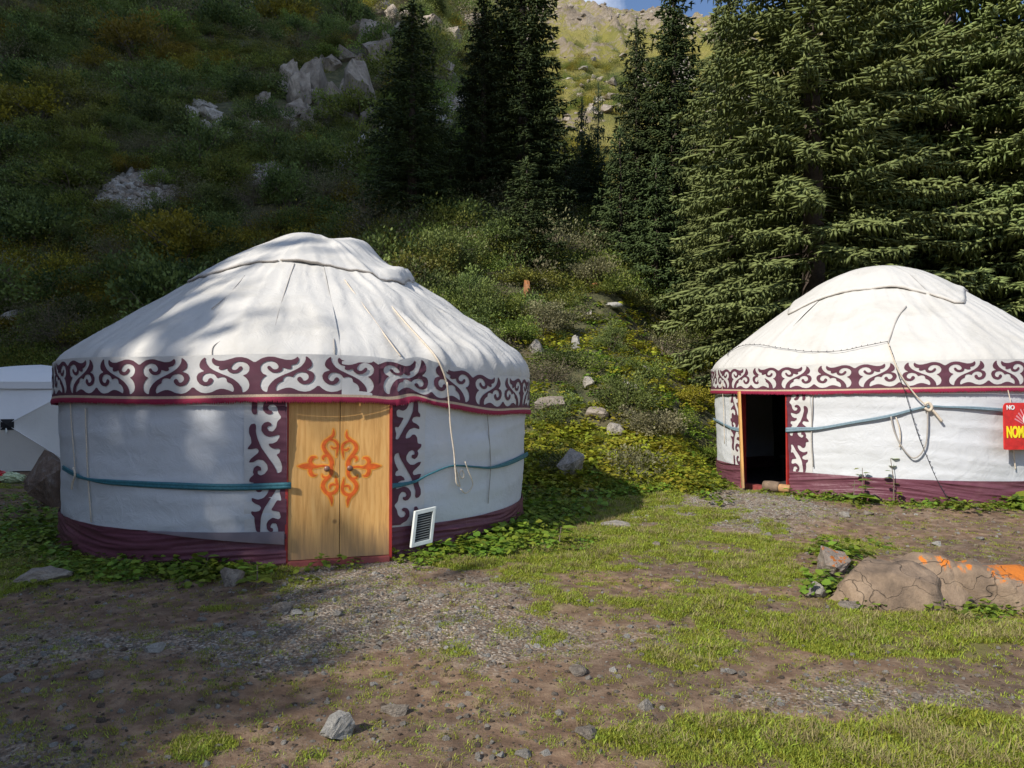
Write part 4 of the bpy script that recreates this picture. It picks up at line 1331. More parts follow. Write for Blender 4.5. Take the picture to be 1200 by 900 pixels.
# ------------------------------------------------------------------ vegetation prototypes (mesh data)
def spruce_crown(seed, H, Rm, whorl=0.34, per=6, step=0.17, prof=None, clear=0.03, twig=1.0, droop=0.22, tw=0.05):
    rng = np.random.default_rng(seed)
    starts = []; dirs = []; lens = []; wid = []; tint = []
    z = clear * H
    prof = prof or [(0, 0.75), (0.08, 0.98), (0.2, 1.0), (0.45, 0.82), (0.7, 0.5), (0.88, 0.23), (1, 0.03)]
    pz, pr = zip(*prof)
    lump = rng.uniform(0.72, 1.2, 64)
    while z < H * 0.985:
        f = z / H
        R = Rm * np.interp(f, pz, pr)
        nb = max(3, int(round(per * (0.45 + 0.55 * min(1, R / Rm * 1.2)))))
        a0 = rng.uniform(0, 6.28)
        for b in range(nb):
            a = a0 + 6.283 * b / nb + rng.uniform(-.35, .35)
            L = R * rng.uniform(0.72, 1.12) * (0.85 + 0.3 * vnoise(a * 1.2 + 7, z * 0.55, seed)) + 0.12
            zz = z + rng.uniform(-.15, .15)
            n = max(2, int(L / step))
            e = np.array([math.cos(a), math.sin(a), 0.0]); sd = np.array([-e[1], e[0], 0.0])
            dr = droop * rng.uniform(0.6, 1.4) * (1.25 - f)
            bt = rng.uniform(-.12, .12)
            ds = np.linspace(0.22 if L > 1.0 else 0.05, 1.0, n)
            for q in ds:
                d = q * L
                p = e * d + np.array([0, 0, zz - dr * d - 0.05 * d * d / max(L, .5) + 0.22 * L * 0.25 * q ** 3])
                rem = (L - d)
                ll = min(0.55, 0.24 + 0.33 * rem) * twig
                for s in (-1, 1):
                    k = rng.uniform(0.7, 1.25)
                    v = e * rng.uniform(.45, .9) + sd * s * rng.uniform(.55, 1.0) + np.array([0, 0, rng.uniform(-.5, .02)])
                    starts.append(p + rng.normal(0, .03, 3)); dirs.append(v / np.linalg.norm(v)); lens.append(ll * k)
                    wid.append(tw * rng.uniform(.7, 1.2)); tint.append(0.55 + bt + rng.uniform(-.15, .15))
                # hanging branchlet
                for _ in range(1 if rng.random() < 0.45 else 2):
                    v = e * rng.uniform(-.1, .45) + sd * rng.uniform(-.5, .5) + np.array([0, 0, -1.0])
                    off = sd * rng.uniform(-.6, .6) * ll
                    starts.append(p + off + np.array([0, 0, -abs(off @ sd) * 0.2])); dirs.append(v / np.linalg.norm(v)); lens.append(rng.uniform(.16, .42) * twig)
                    wid.append(tw * rng.uniform(.6, 1.0)); tint.append(0.38 + bt + rng.uniform(-.12, .12))
            # upturned tip
            p = e * L + np.array([0, 0, zz - dr * L - 0.05 * L + 0.055 * L])
            for _ in range(2):
                v = e + sd * rng.uniform(-.5, .5) + np.array([0, 0, rng.uniform(-.1, .4)])
                starts.append(p - e * 0.1); dirs.append(v / np.linalg.norm(v)); lens.append(0.3 * twig); wid.append(tw * .8); tint.append(0.7 + bt)
        z += whorl * rng.uniform(.8, 1.2) * (1.0 if f < .8 else 0.75)
    # leader
    for k in range(14):
        v = np.array([rng.uniform(-.5, .5), rng.uniform(-.5, .5), 1.0])
        starts.append(np.array([0, 0, H * (0.95 + 0.05 * k / 14)])); dirs.append(v / np.linalg.norm(v)); lens.append(0.3); wid.append(tw * .7); tint.append(.5)
    S = np.array(starts); Dd = np.array(dirs); Ln = np.array(lens); Wd = np.array(wid)
    nT = len(S)
    up = np.where(np.abs(Dd[:, 2:3]) > 0.9, np.array([[1., 0, 0]]), np.array([[0, 0, 1.]]))
    e1 = np.cross(Dd, up); e1 /= np.linalg.norm(e1, axis=1)[:, None]
    e2 = np.cross(Dd, e1)
    mid = S + Dd * (Ln * 0.35)[:, None]
    V = np.empty((nT, 5, 3))
    V[:, 0] = S
    for k in range(3):
        t = 2.094 * k + 0.5
        V[:, 1 + k] = mid + (e1 * math.cos(t) * 1.25 + e2 * math.sin(t) * 0.75) * Wd[:, None]
    V[:, 4] = S + Dd * Ln[:, None]
    b = (np.arange(nT) * 5)[:, None]
    F = np.concatenate([b + np.array(f) for f in ((0, 2, 1), (0, 3, 2), (0, 1, 3), (4, 1, 2), (4, 2, 3), (4, 3, 1))])
    me = mesh_from("spruce_crown", V.reshape(-1, 3), F)
    tt = np.repeat(np.clip(np.array(tint), 0, 1), 5).reshape(nT, 5)
    tt[:, 4] = np.clip(tt[:, 4] + 0.25, 0, 1); tt[:, 0] *= 0.7
    set_attr(me, "tint", tt.ravel())
    return me

def trunk_mesh(H, r, seed):
    rnd = random.Random(seed); m = MB(); P = []; Rr = []
    for k in range(12):
        f = k / 11
        P.append((rnd.uniform(-.05, .05) * f, rnd.uniform(-.05, .05) * f, -0.6 + f * (H * 0.97 + 0.6))); Rr.append(r * (1.25 if k == 0 else 1) * (1 - 0.93 * f) + 0.012)
    m.tube(P, Rr, 9)
    for k in range(26):         # bare inner limbs
        z = H * (0.06 + 0.8 * k / 26); a = rnd.uniform(0, 6.28); L = 0.5 * r * 9 * (1 - z / H)
        m.tube([(0, 0, z), (math.cos(a) * L, math.sin(a) * L, z - 0.2 * L)], [0.03, 0.012], 5)
    return mesh_from("spruce_trunk", m.v, m.f, True)

MF = {}
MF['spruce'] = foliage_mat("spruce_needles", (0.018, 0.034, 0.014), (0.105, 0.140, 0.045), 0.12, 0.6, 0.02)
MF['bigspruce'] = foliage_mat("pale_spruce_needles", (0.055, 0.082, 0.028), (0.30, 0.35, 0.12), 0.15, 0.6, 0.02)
MF['shrub'] = foliage_mat("shrub_leaves", (0.036, 0.056, 0.012), (0.31, 0.345, 0.068), 0.3, 0.55, 0.07)
MF['juniper'] = foliage_mat("juniper_leaves", (0.024, 0.046, 0.014), (0.215, 0.27, 0.07), 0.2, 0.6, 0.03)
MF['ochre'] = foliage_mat("yellowing_leaves", (0.095, 0.088, 0.016), (0.365, 0.297, 0.034), 0.3, 0.55, 0.03)
MF['greybrush'] = foliage_mat("grey_green_leaves", (0.08, 0.08, 0.04), (0.31, 0.285, 0.155), 0.25, 0.6, 0.04)
MF['weed'] = foliage_mat("weed_leaves", (0.055, 0.11, 0.014), (0.27, 0.35, 0.04), 0.35, 0.5, 0.06)
MF['yweed'] = foliage_mat("yellow_green_weed_leaves", (0.13, 0.15, 0.014), (0.48, 0.46, 0.045), 0.35, 0.5, 0.06)
MF['grass'] = foliage_mat("grass_blades", (0.13, 0.165, 0.020), (0.40, 0.44, 0.06), 0.35, 0.5, 0.05)
MF['drygrass'] = foliage_mat("dry_grass_blades", (0.176, 0.143, 0.061), (0.396, 0.330, 0.154), 0.3, 0.6, 0.03)
MF['rock'] = rock_mat("grey_rock", (0.20, 0.18, 0.155), (0.36, 0.325, 0.28), (0.50, 0.455, 0.395))
MF['tanrock'] = rock_mat("tan_rock", (0.15, 0.12, 0.098), (0.28, 0.235, 0.19), (0.40, 0.345, 0.285), 0.0, sc=2.2)
MF['lichenrock'] = rock_mat("lichened_rock", (0.075, 0.054, 0.040), (0.235, 0.168, 0.115), (0.40, 0.30, 0.21), 1.1, sc=1.7, use_crest=True)
MF['orangerock'] = rock_mat("orange_lichen_rock", (0.20, 0.16, 0.13), (0.36, 0.30, 0.25), (0.50, 0.44, 0.38), 1.2, sc=2.5)
MF['coatrock'] = rock_mat("lichen_coated_rock", (0.24, 0.11, 0.06), (0.42, 0.18, 0.07), (0.48, 0.34, 0.24), 1.4, sc=2.5)
MF['darkrock'] = rock_mat("rusty_dark_rock", (0.10, 0.075, 0.06), (0.22, 0.15, 0.11), (0.33, 0.29, 0.26), 0.5, (0.24, 0.085, 0.03), sc=3.0)
MF['palerock'] = rock_mat("pale_blue_grey_rock", (0.27, 0.255, 0.23), (0.42, 0.40, 0.365), (0.55, 0.525, 0.48))

def leaf_quads(pos, nrm_dir, size, asp, rng, fold=0.25):
    """diamond leaves, folded along the midrib: 4 verts, 2 tris each"""
    n = len(pos)
    d = nrm_dir / np.linalg.norm(nrm_dir, axis=1)[:, None]
    r = rng.normal(size=(n, 3)); s = np.cross(d, r); s /= np.linalg.norm(s, axis=1)[:, None]
    nn = np.cross(s, d)
    V = np.empty((n, 4, 3))
    V[:, 0] = pos
    V[:, 1] = pos + d * (size * 0.5)[:, None] + s * (size * asp)[:, None] + nn * (size * fold * .4)[:, None]
    V[:, 2] = pos + d * size[:, None]
    V[:, 3] = pos + d * (size * 0.5)[:, None] - s * (size * asp)[:, None] + nn * (size * fold * .4)[:, None]
    b = (np.arange(n) * 4)[:, None]
    F = np.concatenate([b + np.array((0, 1, 2)), b + np.array((0, 2, 3))])
    return V.reshape(-1, 3), F

def shrub_meshes(seed, n, leaf, rad=(1, 1, 0.8), clumps=30, upright=0.3, spread=0.26, asp=0.3, stems=14):
    rng = np.random.default_rng(seed)
    cs = []
    while len(cs) < clumps:
        v = rng.normal(size=3); v /= np.linalg.norm(v)
        if v[2] < -0.05: continue
        q = rng.uniform(0.45, 1.0)
        cs.append(v * q * rng.uniform(.75, 1.15))
    cs = np.array(cs) * np.array(rad) + np.array([0, 0, 0.12 * rad[2]])
    ct = rng.uniform(-.34, .34, clumps)
    k = rng.integers(0, clumps, n)
    off = rng.normal(0, 1, (n, 3)) * spread * np.array([1, 1, .75])
    pos = cs[k] + off
    pos[:, 2] = np.maximum(pos[:, 2], 0.02)
    out = pos / np.array(rad); out[:, 2] += 0.2
    d = out + rng.normal(0, .7, (n, 3)); d[:, 2] += upright
    sz = leaf * rng.uniform(.6, 1.35, n)
    V, F = leaf_quads(pos, d, sz, asp, rng)
    depth = np.linalg.norm(pos / np.array(rad), axis=1)
    tint = np.clip(0.48 + ct[k] + rng.uniform(-.16, .16, n), 0, 1)
    me = mesh_from("shrub_foliage", V, F); set_attr(me, "tint", np.repeat(tint, 4))
    m = MB(); rnd = random.Random(seed)
    for i in range(stems):
        c = cs[i % clumps]; b = (c[0] * .12, c[1] * .12, -0.15)
        m.tube([b, (c[0] * .45 + rnd.uniform(-.05, .05), c[1] * .45, c[2] * .55), tuple(c)], [0.022, 0.014, 0.006], 4)
        for j in range(2):
            t = c + rng.normal(0, .2, 3) * np.array(rad); t[2] = abs(t[2]) + .05
            m.tube([tuple(c * .7), tuple(t)], [0.009, 0.004], 3)
    return me, mesh_from("shrub_stems", m.v, m.f)

def tuft_mesh(seed, n, h, r, wdt, lean=0.5):
    rng = np.random.default_rng(seed)
    a = rng.uniform(0, 6.28, n); q = r * np.sqrt(rng.uniform(0, 1, n))
    p = np.stack([np.cos(a) * q, np.sin(a) * q, np.full(n, -0.006)], 1)
    hh = h * rng.uniform(.45, 1.2, n)
    az = rng.uniform(0, 6.28, n); le = lean * rng.uniform(.1, 1.2, n)
    d = np.stack([np.cos(az) * le, np.sin(az) * le, np.ones(n)], 1)
    s = np.stack([-np.sin(az), np.cos(az), 0 * az], 1) * (wdt * rng.uniform(.6, 1.3, n))[:, None]
    V = np.empty((n, 5, 3)); V[:, 0] = p - s; V[:, 1] = p + s
    m = p + d * (hh * .55)[:, None]; V[:, 2] = m + s * .75; V[:, 3] = m - s * .75
    tip = p + d * hh[:, None]; tip[:, :2] += (d[:, :2] * (hh * .5)[:, None]); tip[:, 2] -= hh * .1 * le; V[:, 4] = tip
    b = (np.arange(n) * 5)[:, None]
    F = np.concatenate([b + np.array(f) for f in ((0, 1, 2), (0, 2, 3), (3, 2, 4))])
    me = mesh_from("tuft", V.reshape(-1, 3), F)
    set_attr(me, "tint", np.repeat(np.clip(rng.uniform(.15, .95, n), 0, 1), 5))
    return me

def weed_mesh(seed, n, leaf, h, r):
    """low broad-leaved plant: round-ish leaves as bent hexagons on short stalks"""
    rng = np.random.default_rng(seed); V = []; F = []; T = []
    for k in range(n):
        a = rng.uniform(0, 6.28); q = r * math.sqrt(rng.uniform(0, 1)); z = h * rng.uniform(.25, 1) * (1 - .4 * q / r)
        c = np.array([math.cos(a) * q, math.sin(a) * q, z]); L = leaf * rng.uniform(.55, 1.3)
        o = np.array([math.cos(a + rng.uniform(-.7, .7)), math.sin(a + rng.uniform(-.7, .7)), rng.uniform(-.35, .25)]); o /= np.linalg.norm(o)
        s = np.cross(o, [0, 0, 1]); s /= np.linalg.norm(s); u = np.cross(s, o); s = s + u * rng.uniform(-.4, .4)
        b = len(V)
        pts = [(0, 0, 0), (.28, .40, .07), (.68, .42, .04), (1.0, 0, -.12), (.68, -.42, .04), (.28, -.40, .07), (.5, 0, -.03)]
        for (x, y, zz) in pts: V.append(c + o * L * x + s * L * y + u * L * zz)
        F += [(b + 6, b, b + 1), (b + 6, b + 1, b + 2), (b + 6, b + 2, b + 3), (b + 6, b + 3, b + 4), (b + 6, b + 4, b + 5), (b + 6, b + 5, b)]
        t = np.clip(0.5 + rng.uniform(-.35, .35), 0, 1); T += [t] * 7
    me = mesh_from("weed", np.array(V), np.array(F)); set_attr(me, "tint", T)
    return me

def rock_mesh(seed, sub=3, cuts=14, rough=0.10, flat=1.0):
    rng = np.random.default_rng(seed)
    bm = bmesh.new(); bmesh.ops.create_icosphere(bm, subdivisions=sub, radius=1)
    V = np.array([v.co[:] for v in bm.verts])
    for k in range(cuts):
        n = rng.normal(size=3); n /= np.linalg.norm(n); d = rng.uniform(.55, .88)
        e = V @ n - d
        V = V - np.where(e > 0, e, 0)[:, None] * n
    nz = fbm(V[:, 0] * 2.1 + seed, V[:, 1] * 2.1 + V[:, 2] * 1.7, 4, seed)
    V = V * (1 + rough * 2 * (nz - .5))[:, None]
    V[:, 2] *= flat
    V /= np.abs(V[:, :2]).max()
    for v, c in zip(bm.verts, V): v.co = c
    me = bpy.data.meshes.new("rock"); bm.to_mesh(me); bm.free()
    return me

def hull_rock(seed, npts=18, sub=2, rough=.05, flat=1.0):
    rng = np.random.default_rng(seed); bm = bmesh.new()
    for k in range(npts):
        v = rng.normal(size=3); v /= np.linalg.norm(v); v *= rng.uniform(.75, 1.0); v[2] *= flat
        bm.verts.new(v)
    r = bmesh.ops.convex_hull(bm, input=bm.verts[:])
    bmesh.ops.delete(bm, geom=[g for g in r['geom_interior'] if isinstance(g, bmesh.types.BMVert)], context='VERTS')
    bmesh.ops.triangulate(bm, faces=bm.faces[:])
    bmesh.ops.subdivide_edges(bm, edges=bm.edges[:], cuts=3, use_grid_fill=True)
    V = np.array([v.co[:] for v in bm.verts])
    n1 = ridged(V[:, 0] * 2.3 + seed, V[:, 1] * 2.3 + V[:, 2] * 3.1, 3, seed) - .45
    n2 = fbm(V[:, 0] * 5 + V[:, 2] * 4, V[:, 1] * 5 + seed, 3, seed + 3) - .5
    V = V * (1 + rough * (1.6 * n1 + n2))[:, None]
    V /= np.abs(V[:, :2]).max()
    for v, c in zip(bm.verts, V): v.co = c
    bmesh.ops.recalc_face_normals(bm, faces=bm.faces[:])
    me = bpy.data.meshes.new("rock"); bm.to_mesh(me); bm.free()
    return me

# ------------------------------------------------------------------ scatter of uncountable things
PROTO = {}
def proto(key, meshes):
    c = bpy.data.collections.new("proto_" + key)
    for i, me in enumerate(meshes):
        o = bpy.data.objects.new("%s_%02d" % (key, i), me); c.objects.link(o)
    PROTO[key] = c; return c

def scatter(name, pts, rot, scl, idx, coll, label, cat):
    me = bpy.data.meshes.new(name); me.vertices.add(len(pts)); me.vertices.foreach_set("co", np.asarray(pts, np.float32).ravel())
    a = me.attributes.new("rot", 'FLOAT_VECTOR', 'POINT'); a.data.foreach_set("vector", np.asarray(rot, np.float32).ravel())
    a = me.attributes.new("scl", 'FLOAT_VECTOR', 'POINT')
    scl = np.asarray(scl, np.float32)
    if scl.ndim == 1: scl = np.repeat(scl[:, None], 3, 1)
    a.data.foreach_set("vector", scl.ravel())
    a = me.attributes.new("pick", 'INT', 'POINT'); a.data.foreach_set("value", np.asarray(idx, np.int32))
    ob = link(name, me)
    ng = bpy.data.node_groups.new(name + "_nodes", 'GeometryNodeTree')
    ng.interface.new_socket("Geometry", in_out='INPUT', socket_type='NodeSocketGeometry')
    ng.interface.new_socket("Geometry", in_out='OUTPUT', socket_type='NodeSocketGeometry')
    gi = ng.nodes.new("NodeGroupInput"); go = ng.nodes.new("NodeGroupOutput")
    ip = ng.nodes.new("GeometryNodeInstanceOnPoints"); ci = ng.nodes.new("GeometryNodeCollectionInfo")
    ci.inputs["Collection"].default_value = coll
    ci.inputs["Separate Children"].default_value = True; ci.inputs["Reset Children"].default_value = True
    def na(nm, dt):
        n = ng.nodes.new("GeometryNodeInputNamedAttribute"); n.data_type = dt; n.inputs["Name"].default_value = nm; return n.outputs["Attribute"]
    ng.links.new(gi.outputs[0], ip.inputs["Points"]); ng.links.new(ci.outputs[0], ip.inputs["Instance"])
    ip.inputs["Pick Instance"].default_value = True
    ng.links.new(na("pick", 'INT'), ip.inputs["Instance Index"])
    e2r = ng.nodes.new("FunctionNodeEulerToRotation"); ng.links.new(na("rot", 'FLOAT_VECTOR'), e2r.inputs[0])
    ng.links.new(e2r.outputs[0], ip.inputs["Rotation"]); ng.links.new(na("scl", 'FLOAT_VECTOR'), ip.inputs["Scale"])
    ng.links.new(ip.outputs[0], go.inputs[0])
    md = ob.modifiers.new("scatter", 'NODES'); md.node_group = ng
    tag(ob, label, cat, kind="stuff")
    return ob

def withmat(me, m):
    me.materials.clear(); me.materials.append(m); return me

rg = np.random.default_rng(12)
def near_yurt(x, y, pad=0.0):
    return (np.hypot(x + 2.74, y - 9.71) < 2.86 + pad) | (np.hypot(x - 6.76, y - 13.07) < 2.86 + pad) | ((np.abs(x + 11.55) < 1.7) & (np.abs(y - 17.4) < 1.7))

def rnd_rot(n, tilt=0.15):
    return np.stack([rg.normal(0, tilt, n), rg.normal(0, tilt, n), rg.uniform(0, 6.28, n)], 1)

# short turf on the camp ground
proto("tuft", [withmat(tuft_mesh(i, 46, 0.026, 0.085, 0.0034, 0.9), MF['grass']) for i in range(4)] + [withmat(tuft_mesh(9, 26, 0.06, 0.07, 0.0028, 0.9), MF['drygrass'])])
nC = 1100000
u_ = rg.uniform(0, 1, nC)
yy = 2.3 + 12.5 * u_ ** 1.35
xx = rg.uniform(-0.82, 0.82, nC) * (yy + 1.0)
g_ = grass_mask(xx, yy)
fine_ = fbm(xx / 0.16, yy / 0.16, 3, 91)
keep = (rg.uniform(0, 1, nC) < (g_ ** 1.6) * 0.62 * (fine_ > 0.47) + 0.010) & ~near_yurt(xx, yy, -0.02)
xx, yy = xx[keep], yy[keep]; zz = terrain(xx, yy)
n_ = len(xx)
pk = np.where(rg.uniform(0, 1, n_) < 0.06, 4, rg.integers(0, 4, n_))
sc_ = (0.5 + 0.42 * grass_mask(xx, yy)) * rg.uniform(.6, 1.2, n_) * (1 + 0.035 * yy)
scatter("turf_grass", np.stack([xx, yy, zz], 1), rnd_rot(n_, .12), sc_, pk, PROTO["tuft"], "short bright green turf growing in patches on the bare earth", "grass")

# pebbles
MF['clod'] = rock_mat("earth_clod", (0.06, 0.04, 0.028), (0.13, 0.09, 0.062), (0.22, 0.165, 0.115))
proto("pebble", [withmat(rock_mesh(100 + i, 1, 6, .05, .6), m) for i, m in enumerate((MF['rock'], MF['tanrock'], MF['tanrock'], MF['palerock'], MF['clod'], MF['clod']))])
nC = 110000
yy = 2.3 + 9.5 * rg.uniform(0, 1, nC) ** 1.2; xx = rg.uniform(-0.82, 0.82, nC) * (yy + 1)
gv = gravel_mask(xx, yy); gr = grass_mask(xx, yy)
keep = (rg.uniform(0, 1, nC) < 0.22 + 0.78 * gv - 0.25 * gr) & ~near_yurt(xx, yy)
xx, yy, gv = xx[keep], yy[keep], gv[keep]; n_ = len(xx)
zz = terrain(xx, yy)
sc_ = 0.0035 + 0.006 * rg.uniform(0, 1, n_) ** 2 + 0.018 * rg.uniform(0, 1, n_) ** 11
sc_ = sc_ * (.8 + .07 * yy)
scatter("gravel", np.stack([xx, yy, zz], 1), rnd_rot(n_, .5), sc_, np.where(rg.uniform(0, 1, n_) < .45 - .4 * gv, rg.integers(4, 6, n_), rg.integers(0, 4, n_)), PROTO["pebble"], "loose grey and tan gravel strewn over the bare earth", "gravel")

# leafy weeds round the yurts' feet and over the open slope
proto("weed", [withmat(weed_mesh(200 + i, 22, 0.075, 0.16, 0.15), MF['weed']) for i in range(3)] + [withmat(weed_mesh(210 + i, 22, 0.085, 0.2, 0.17), MF['yweed']) for i in range(2)])
P_ = []
for k in range(620):            # along the closed yurt's base
    ph = R_(rg.uniform(-95, 110)); dr_ = abs(rg.normal(0, .30)) + 0.05
    dd = math.degrees(ph)
    if 9 < dd < 33 and rg.uniform() < 0.93: continue
    if -25 < dd < 12: dr_ *= 0.6
    x, y = -2.74 + math.sin(ph) * (2.90 + dr_), 9.71 - math.cos(ph) * (2.90 + dr_)
    P_.append((x, y, 0.45 if dd < 12 else 0.75))
for k in range(330):
    ph = R_(rg.uniform(-110, 70)); dd = math.degrees(ph); dr_ = abs(rg.normal(0, .26)) + 0.04
    if -76 < dd < -50 and rg.uniform() < .95: continue
    P_.append((6.76 + math.sin(ph) * (2.9 + dr_), 13.07 - math.cos(ph) * (2.9 + dr_), 0.7 + 0.5 * (dd > 5)))
for (px, py, rx, ry, num, s_) in ((985, 655, 22, 14, 40, .8), (970, 690, 24, 10, 30, .55), (1090, 705, 28, 8, 26, .7), (1150, 722, 40, 8, 26, .6), (1010, 705, 20, 6, 14, .5), (560, 640, 60, 14, 110, .85),
                                 (640, 600, 30, 14, 70, 1.0), (600, 625, 30, 10, 70, .9), (230, 672, 60, 10, 70, .6), (40, 620, 60, 30, 140, .75), (120, 665, 70, 14, 110, .6), (650, 640, 60, 8, 40, .6), (830, 570, 20, 14, 40, 1.0)):
    for k in range(num):
        p = at(px + rg.normal(0, rx * .6), py + rg.normal(0, ry * .6)); P_.append((p[0], p[1], s_))
P_ = np.array(P_); P_ = P_[~near_yurt(P_[:, 0], P_[:, 1], 0.03)]
n_ = len(P_)
scatter("leafy_weeds", np.stack([P_[:, 0], P_[:, 1], terrain(P_[:, 0], P_[:, 1])], 1), rnd_rot(n_, .15), P_[:, 2] * (.35 + 1.1 * rg.uniform(0, 1, n_) ** 1.5) * (.6 + .8 * fbm(P_[:, 0] * 1.7, P_[:, 1] * 1.7, 2, 19)), rg.integers(0, 3, n_) + 0 * (rg.uniform(0, 1, n_) < .1), PROTO["weed"], "broad-leaved green weeds crowding the feet of the yurts", "weeds")

nC = 13000
yy = 11 + 20 * rg.uniform(0, 1, nC) ** 1.3; xx = rg.uniform(-0.75, 0.75, nC) * (yy + 1)
s_ = yy - start_line(xx)
keep = (s_ > -0.6) & ~near_yurt(xx, yy, .1)
xx, yy, s_ = xx[keep], yy[keep], s_[keep]
open_ = sstep(-0.16, 0.02, xx / yy) * sstep(16, 9, s_)          # open meadow between the yurts
yel = fbm(xx / 2.2, yy / 2.2, 3, 111)
keep = rg.uniform(0, 1, len(xx)) < 0.35 + 0.65 * open_
xx, yy, s_, open_, yel = xx[keep], yy[keep], s_[keep], open_[keep], yel[keep]; n_ = len(xx)
pk = np.where((yel + rg.normal(0, .08, n_) > 0.47) & (open_ > .2), 3 + rg.integers(0, 2, n_), rg.integers(0, 3, n_))
scatter("meadow_herbs", np.stack([xx, yy, terrain(xx, yy)], 1), rnd_rot(n_, .2), rg.uniform(.45, 1.05, n_) * (1 + .03 * s_), pk, PROTO["weed"], "yellowing leafy herbs covering the foot of the slope", "herbs")

# undergrowth on the hillside
def low_mesh(seed, n, leaf, rad, mat):
    me, _ = shrub_meshes(seed, n, leaf, rad, 9, .15, .2, .28, 1); return withmat(me, mat)
proto("low", [low_mesh(300, 900, .065, (.6, .6, .35), MF['shrub']), low_mesh(301, 900, .065, (.6, .6, .4), MF['juniper']), low_mesh(302, 800, .07, (.6, .6, .4), MF['greybrush']),
              low_mesh(303, 800, .065, (.6, .6, .35), MF['ochre']), withmat(tuft_mesh(304, 120, .55, .35, .012, .8), MF['greybrush']), withmat(tuft_mesh(305, 120, .5, .35, .012, .8), MF['drygrass'])])
def bare_rock(x, y):
    """where scree and outcrops leave no plants"""
    m = np.zeros(np.shape(x), bool)
    for (cx, cy, rx, ry) in SCREE:
        m |= ((x - cx) / rx) ** 2 + ((y - cy) / ry) ** 2 < 1
    return m
SCREE = []
for (px, py, rxp, ryp) in ((395, 105, 55, 45), (345, 110, 22, 30), (240, 145, 30, 22), (295, 150, 20, 8), (440, 50, 24, 40), (290, 14, 22, 14), (500, 25, 45, 22)):
    a, b, c, d = at(px, py), at(px + rxp, py), at(px, py - ryp), at(px, py + ryp)
    SCREE.append((a[0], (c[1] + d[1]) / 2, max(abs(b[0] - a[0]), 1), max(abs(c[1] - d[1]) / 2, 1)))
NOUT = len(SCREE)
for (px, py, rxp, ryp) in ((150, 225, 34, 22), (530, 130, 26, 40), (445, 165, 30, 16), (185, 240, 30, 10), (318, 208, 14, 5)):
    a, b, c, d = at(px, py), at(px + rxp, py), at(px, py - ryp), at(px, py + ryp)
    SCREE.append((a[0], (c[1] + d[1]) / 2, max(abs(b[0] - a[0]), 1), max(abs(c[1] - d[1]) / 2, 1)))
nC = 20000
yy = 12 + 100 * rg.uniform(0, 1, nC) ** 1.7; xx = rg.uniform(-0.85, 0.8, nC) * (yy + 2)
s_ = yy - start_line(xx)
open_ = sstep(-0.12, -0.03, xx / yy) * sstep(13, 8.5, s_)
keep = (s_ > 0.3) & (s_ < 95) & ~near_yurt(xx, yy, .2) & (rg.uniform(0, 1, nC) < (1 - .965 * open_) * np.where(xx / yy > .12, .75, .62)) & ~bare_rock(xx, yy)
xx, yy, s_, open_ = xx[keep], yy[keep], s_[keep], open_[keep]; n_ = len(xx)
ty = fbm(xx / 5, yy / 5, 3, 121) + rg.normal(0, .10, n_)
pk = np.select([ty < .38, ty < .50, ty < .58, ty < .66], [1, 0, 2, 0], 0)
yl = fbm(xx / 6, yy / 6, 3, 131) + rg.normal(0, .05, n_)
pk = np.where((yl > .66) & (xx / yy < -.17), 3, pk); pk = np.where((s_ > 35) & (yl > .54), np.where(rg.uniform(0, 1, n_) < .6, 5, np.where(xx / yy < -.1, 3, 0)), pk)
scatter("hillside_scrub", np.stack([xx, yy, terrain(xx, yy)], 1), rnd_rot(n_, .2), rg.uniform(.45, 1.15, n_) * (1 + .011 * yy) * (1 - .3 * open_), pk, PROTO["low"], "dense low scrub matting the steep hillside", "scrub")

# scrub and grass tufts dotted over the far mountain
nC = 3200
yy = rg.uniform(95, 300, nC); xx = rg.uniform(-0.2, 0.45, nC) * yy
keep = fbm(xx / 22, yy / 22, 3, 141) + .0015 * (200 - yy) > .47
xx, yy = xx[keep], yy[keep]; n_ = len(xx)
scatter("mountain_scrub", np.stack([xx, yy, terrain(xx, yy)], 1), rnd_rot(n_, .2), rg.uniform(1.2, 4.0, n_), rg.choice([0, 1, 0, 3], n_), PROTO["low"], "patches of scrub dotted over the sunlit far mountain", "scrub")

# scree stones
proto("scree", [withmat(hull_rock(120 + i, 12, 1, .12, .8), m) for i, m in enumerate((MF['rock'], MF['palerock'], MF['rock'], MF['tanrock']))])
xs, ys = [], []
for (cx, cy, rx, ry) in SCREE[NOUT:]:
    k = 520; a = rg.uniform(0, 6.28, k); q = np.sqrt(rg.uniform(0, 1, k)) * rg.uniform(.7, 1.25, k)
    xs.append(cx + np.cos(a) * q * rx); ys.append(cy + np.sin(a) * q * ry)
xx = np.concatenate(xs); yy = np.concatenate(ys); n_ = len(xx)
scatter("scree", np.stack([xx, yy, terrain(xx, yy) + .03], 1), rnd_rot(n_, .5), rg.uniform(.10, .42, n_) * (.5 + .010 * yy), rg.integers(0, 4, n_), PROTO["scree"], "loose grey scree spilled between the hillside shrubs", "scree")

# crags on the far mountain
xx = rg.uniform(-0.05, 0.38, 1100); yy = rg.uniform(120, 330, 1100); xx = xx * yy
keep = (ridged(xx / 26, yy / 34, 5, 11) > .52) | (yy > 290)
xx, yy = xx[keep], yy[keep]; n_ = len(xx)
scatter("mountain_boulders", np.stack([xx, yy, terrain(xx, yy)], 1), rnd_rot(n_, .5), rg.uniform(.4, 1.7, n_) * rg.uniform(.6, 1.2, n_), rg.choice([3, 3, 3, 0], n_), PROTO["scree"], "pale tan boulders and crags broken out of the far mountain", "boulders")

